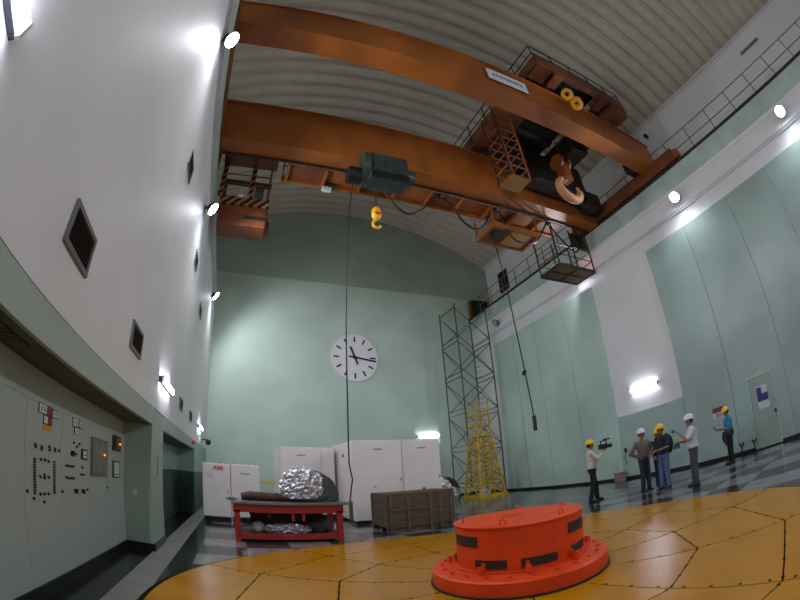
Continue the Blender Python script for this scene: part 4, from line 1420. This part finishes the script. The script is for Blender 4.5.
    tmp = MB().lathe([(0, 0), (.142 * k, 0), (.142 * k, .01 * k), (0, .012 * k)], 24)
    MB()._add([Hh(0, .022, .036) + Rh @ Vector((v[0] * .9, v[1] * 1.12, v[2])) for v in tmp.v], tmp.f).build('brim', hm, ho_, smooth=True)
    # shirt
    S = MB()
    torso_loft(S, .016, .94, 1.42)
    S.capsule(V(0, -.01, 1.40), V(0, -.005, 1.445), .085 * k, .066 * k)
    for s in 'LR':
        el, wrp = V(*pose[s][0]), V(*pose[s][1])
        if sleeve == 'long':
            S.capsule(sh[s], el, .077 * k, .06 * k)
            S.capsule(el, el + (wrp - el) * .9, .06 * k, .045 * k)
        else:
            S.capsule(sh[s], sh[s] + (el - sh[s]) * .72, .078 * k, .068 * k)
    remeshed(S, 'shirt', M[cl[0]], .014, t, 2)
    # trousers
    T = MB()
    torso_loft(T, .012, .88, .98)
    T.loft([(V(0, 0, .84), V(.16, 0, 0), V(0, .12, 0)), (V(0, 0, .95), V(.188, 0, 0), V(0, .138, 0))], 18)
    for s in 'LR':
        kn, an = V(*legs[s][0]), V(*legs[s][1])
        T.capsule(hip[s], kn, .108 * k, .082 * k)
        T.capsule(kn, kn + (an - kn) * .93, .082 * k, .074 * k)
    remeshed(T, 'trousers', M[cl[1]], .014, t, 2)
    for s in 'LR':
        an = V(*legs[s][1])
        lo = an.copy()
        lo.z = 0
        q = MB()
        q.loft([(lo + V(0, -.075, .0), V(.03, 0, 0), V(0, 0, .001)), (lo + V(0, -.07, .04), V(.038, 0, 0), V(0, 0, .04)), (lo + V(0, .0, .05), V(.043, 0, 0), V(0, 0, .05)),
                (lo + V(0, .09, .04), V(.05, 0, 0), V(0, 0, .04)), (lo + V(0, .16, .03), V(.045, 0, 0), V(0, 0, .03)), (lo + V(0, .2, .018), V(.022, 0, 0), V(0, 0, .015))], 14)
        q.capsule(an + V(0, 0, -.03), an + V(0, 0, .03), .045 * k, .047 * k)
        q.build('shoe', M['shoe'], t, smooth=True)
    return t, V


def held(t, name, label, cat, lx):
    """a thing of its own at a person's local point"""
    o = thing(name, label, cat)
    M4 = Matrix.Translation(t.location) @ Matrix.Rotation(t.rotation_euler.z, 4, 'Z')
    o.location = M4 @ Vector(lx)
    o.rotation_euler = (0, 0, t.rotation_euler.z)
    return o


# 1: camera operator
t, V = person((8.82, 7.88, 0), (.78, -.55), 1.74, dict(L=((-.22, .2, 1.2), (-.07, .4, 1.4)), R=((.24, .16, 1.2), (.1, .36, 1.36))), ('beige', 'black_cloth'),
              'person in yellow hard hat, beige shirt and black trousers filming with a video camera', sleeve='long',
              legs=dict(L=((-.11, .1, .49), (-.13, .12, .085)), R=((.1, -.02, .49), (.12, -.12, .085))))
vc = held(t, 'video_camera', 'black shoulder video camera held by the person in beige', 'video camera', (.02, .42, 1.51))
box('body', M['black'], vc, -.06, -.16, -.06, .06, .1, .08, bevel=.01)
MB().cyl((0, .1, 0), (0, .24, 0), .05, .06, 14).build('lens', M['black'], vc, smooth=True)
box('handle', M['black'], vc, -.015, -.1, .15, .015, .1, .18)
box('handle_post', M['black'], vc, -.015, -.1, .08, .015, -.07, .15)
box('handle_post', M['black'], vc, -.015, .07, .08, .015, .1, .15)
box('microphone', M['black'], vc, -.02, .0, .18, .02, .2, .22)
box('viewfinder', M['black'], vc, -.14, -.12, .02, -.06, .0, .07)
# 2: grey shirt, hands on hips
t, V = person((9.65, 6.62, 0), (-.3, -.95), 1.72, dict(L=((-.4, -.06, 1.13), (-.19, .05, .99)), R=((.4, -.06, 1.13), (.19, .05, .99))), ('grey_shirt', 'navy_jeans'),
              'person in white hard hat and grey shirt standing with hands on hips', sleeve='long', helmet='white', head_turn=20)
# 3: navy shirt with backpack
t, V = person((9.55, 5.88, 0), (-.95, .12), 1.7, dict(L=((-.27, .1, 1.12), (-.12, .38, 1.1)), R=((.25, .02, 1.1), (.2, .27, 1.02))), ('navy', 'jeans'),
              'person in yellow hard hat, navy shirt and blue jeans wearing a black backpack', head_turn=-15)
bp = held(t, 'backpack', 'black backpack on the back of the person in navy', 'backpack', (0, -.22, 1.17))
MB().ell((0, -.04, 0), .17, .13, .27).build('pack', M['black_cloth'], bp, smooth=True)
MB().ell((0, -.15, -.07), .12, .06, .14).build('pocket', M['black_cloth'], bp, smooth=True)
for sx in (-1, 1):
    MB().tube([(sx * .11, -.02, .2), (sx * .13, .16, .285), (sx * .13, .34, .18), (sx * .14, .32, -.02), (sx * .15, .1, -.15)], .02, 6).build('strap', M['black_cloth'], bp)
# 4: half hidden behind
t, V = person((10.32, 6.52, 0), (-.7, -.7), 1.6, dict(L=((-.26, .04, 1.13), (-.16, .26, 1.2)), R=((.26, .04, 1.13), (.2, .2, .95))), ('dark_jacket', 'navy_jeans'),
              'person in yellow hard hat half hidden behind the two in grey and navy', sleeve='long')
# 5: white shirt
t, V = person((9.22, 4.76, 0), (-.62, .78), 1.72, dict(L=((-.24, .18, 1.16), (-.1, .36, 1.38)), R=((.24, .14, 1.13), (.12, .34, 1.16))), ('white_shirt', 'grey_trouser'),
              'person in white hard hat, white shirt and grey trousers raising a small camera', helmet='white', sleeve='short')
ph = held(t, 'compact_camera', 'small grey camera held up by the person in white shirt', 'camera', (-.06, .46, 1.46))
box('body', M['frame_grey'], ph, -.06, -.025, -.04, .06, .025, .04, bevel=.005)
MB().cyl((0, .025, 0), (0, .06, 0), .028, None, 12).build('lens', M['black'], ph)
ph = held(t, 'folder', 'blue folder held low by the person in white shirt', 'folder', (.1, .42, 1.1))
box('cover', M['blue_folder'], ph, -.015, -.1, -.08, .015, .08, .06, bevel=.003)
box('paper', M['poster_white'], ph, -.009, -.09, -.07, .009, .085, .055)
# 6: blue shirt with phone
t, V = person((11.85, 4.76, 0), (-.6, .8), 1.64, dict(L=((-.25, .06, 1.1), (-.1, .35, 1.16)), R=((.25, .04, 1.1), (.12, .32, 1.12))), ('blue', 'black_cloth'),
              'person in yellow hard hat and bright blue shirt looking at a phone', head_tilt=-18)
ph = held(t, 'mobile_phone', 'dark phone in the hand of the person in blue shirt', 'phone', (-.07, .47, 1.17))
MB().bar((0, -.02, -.06), (0, .05, .06), .075, .012, up=(0, 1, 0)).build('body', M['black'], ph)
MB().bar((0, -.03, -.05), (0, .03, .055), .065, .003, up=(0, 1, 0)).build('screen', M['dial'], ph)
jt = held(t, 'jacket', 'dark jacket tied around the waist of the person in blue', 'jacket', (0, 0, .95))
MB().loft([((0, 0, -.12), (.19, 0, 0), (0, .15, 0)), ((0, 0, .0), (.185, 0, 0), (0, .15, 0)), ((0, 0, .06), (.175, 0, 0), (0, .14, 0))], 20).build('wrap', M['dark_jacket'], jt, smooth=True)
MB().tube([(-.1, .14, .02), (-.13, .18, -.15), (-.12, .17, -.38)], .04, 8, radii=[.05, .05, .03]).build('sleeve', M['dark_jacket'], jt, smooth=True)
MB().tube([(.06, .15, .02), (.1, .19, -.15), (.1, .17, -.3)], .04, 8, radii=[.05, .05, .03]).build('sleeve', M['dark_jacket'], jt, smooth=True)
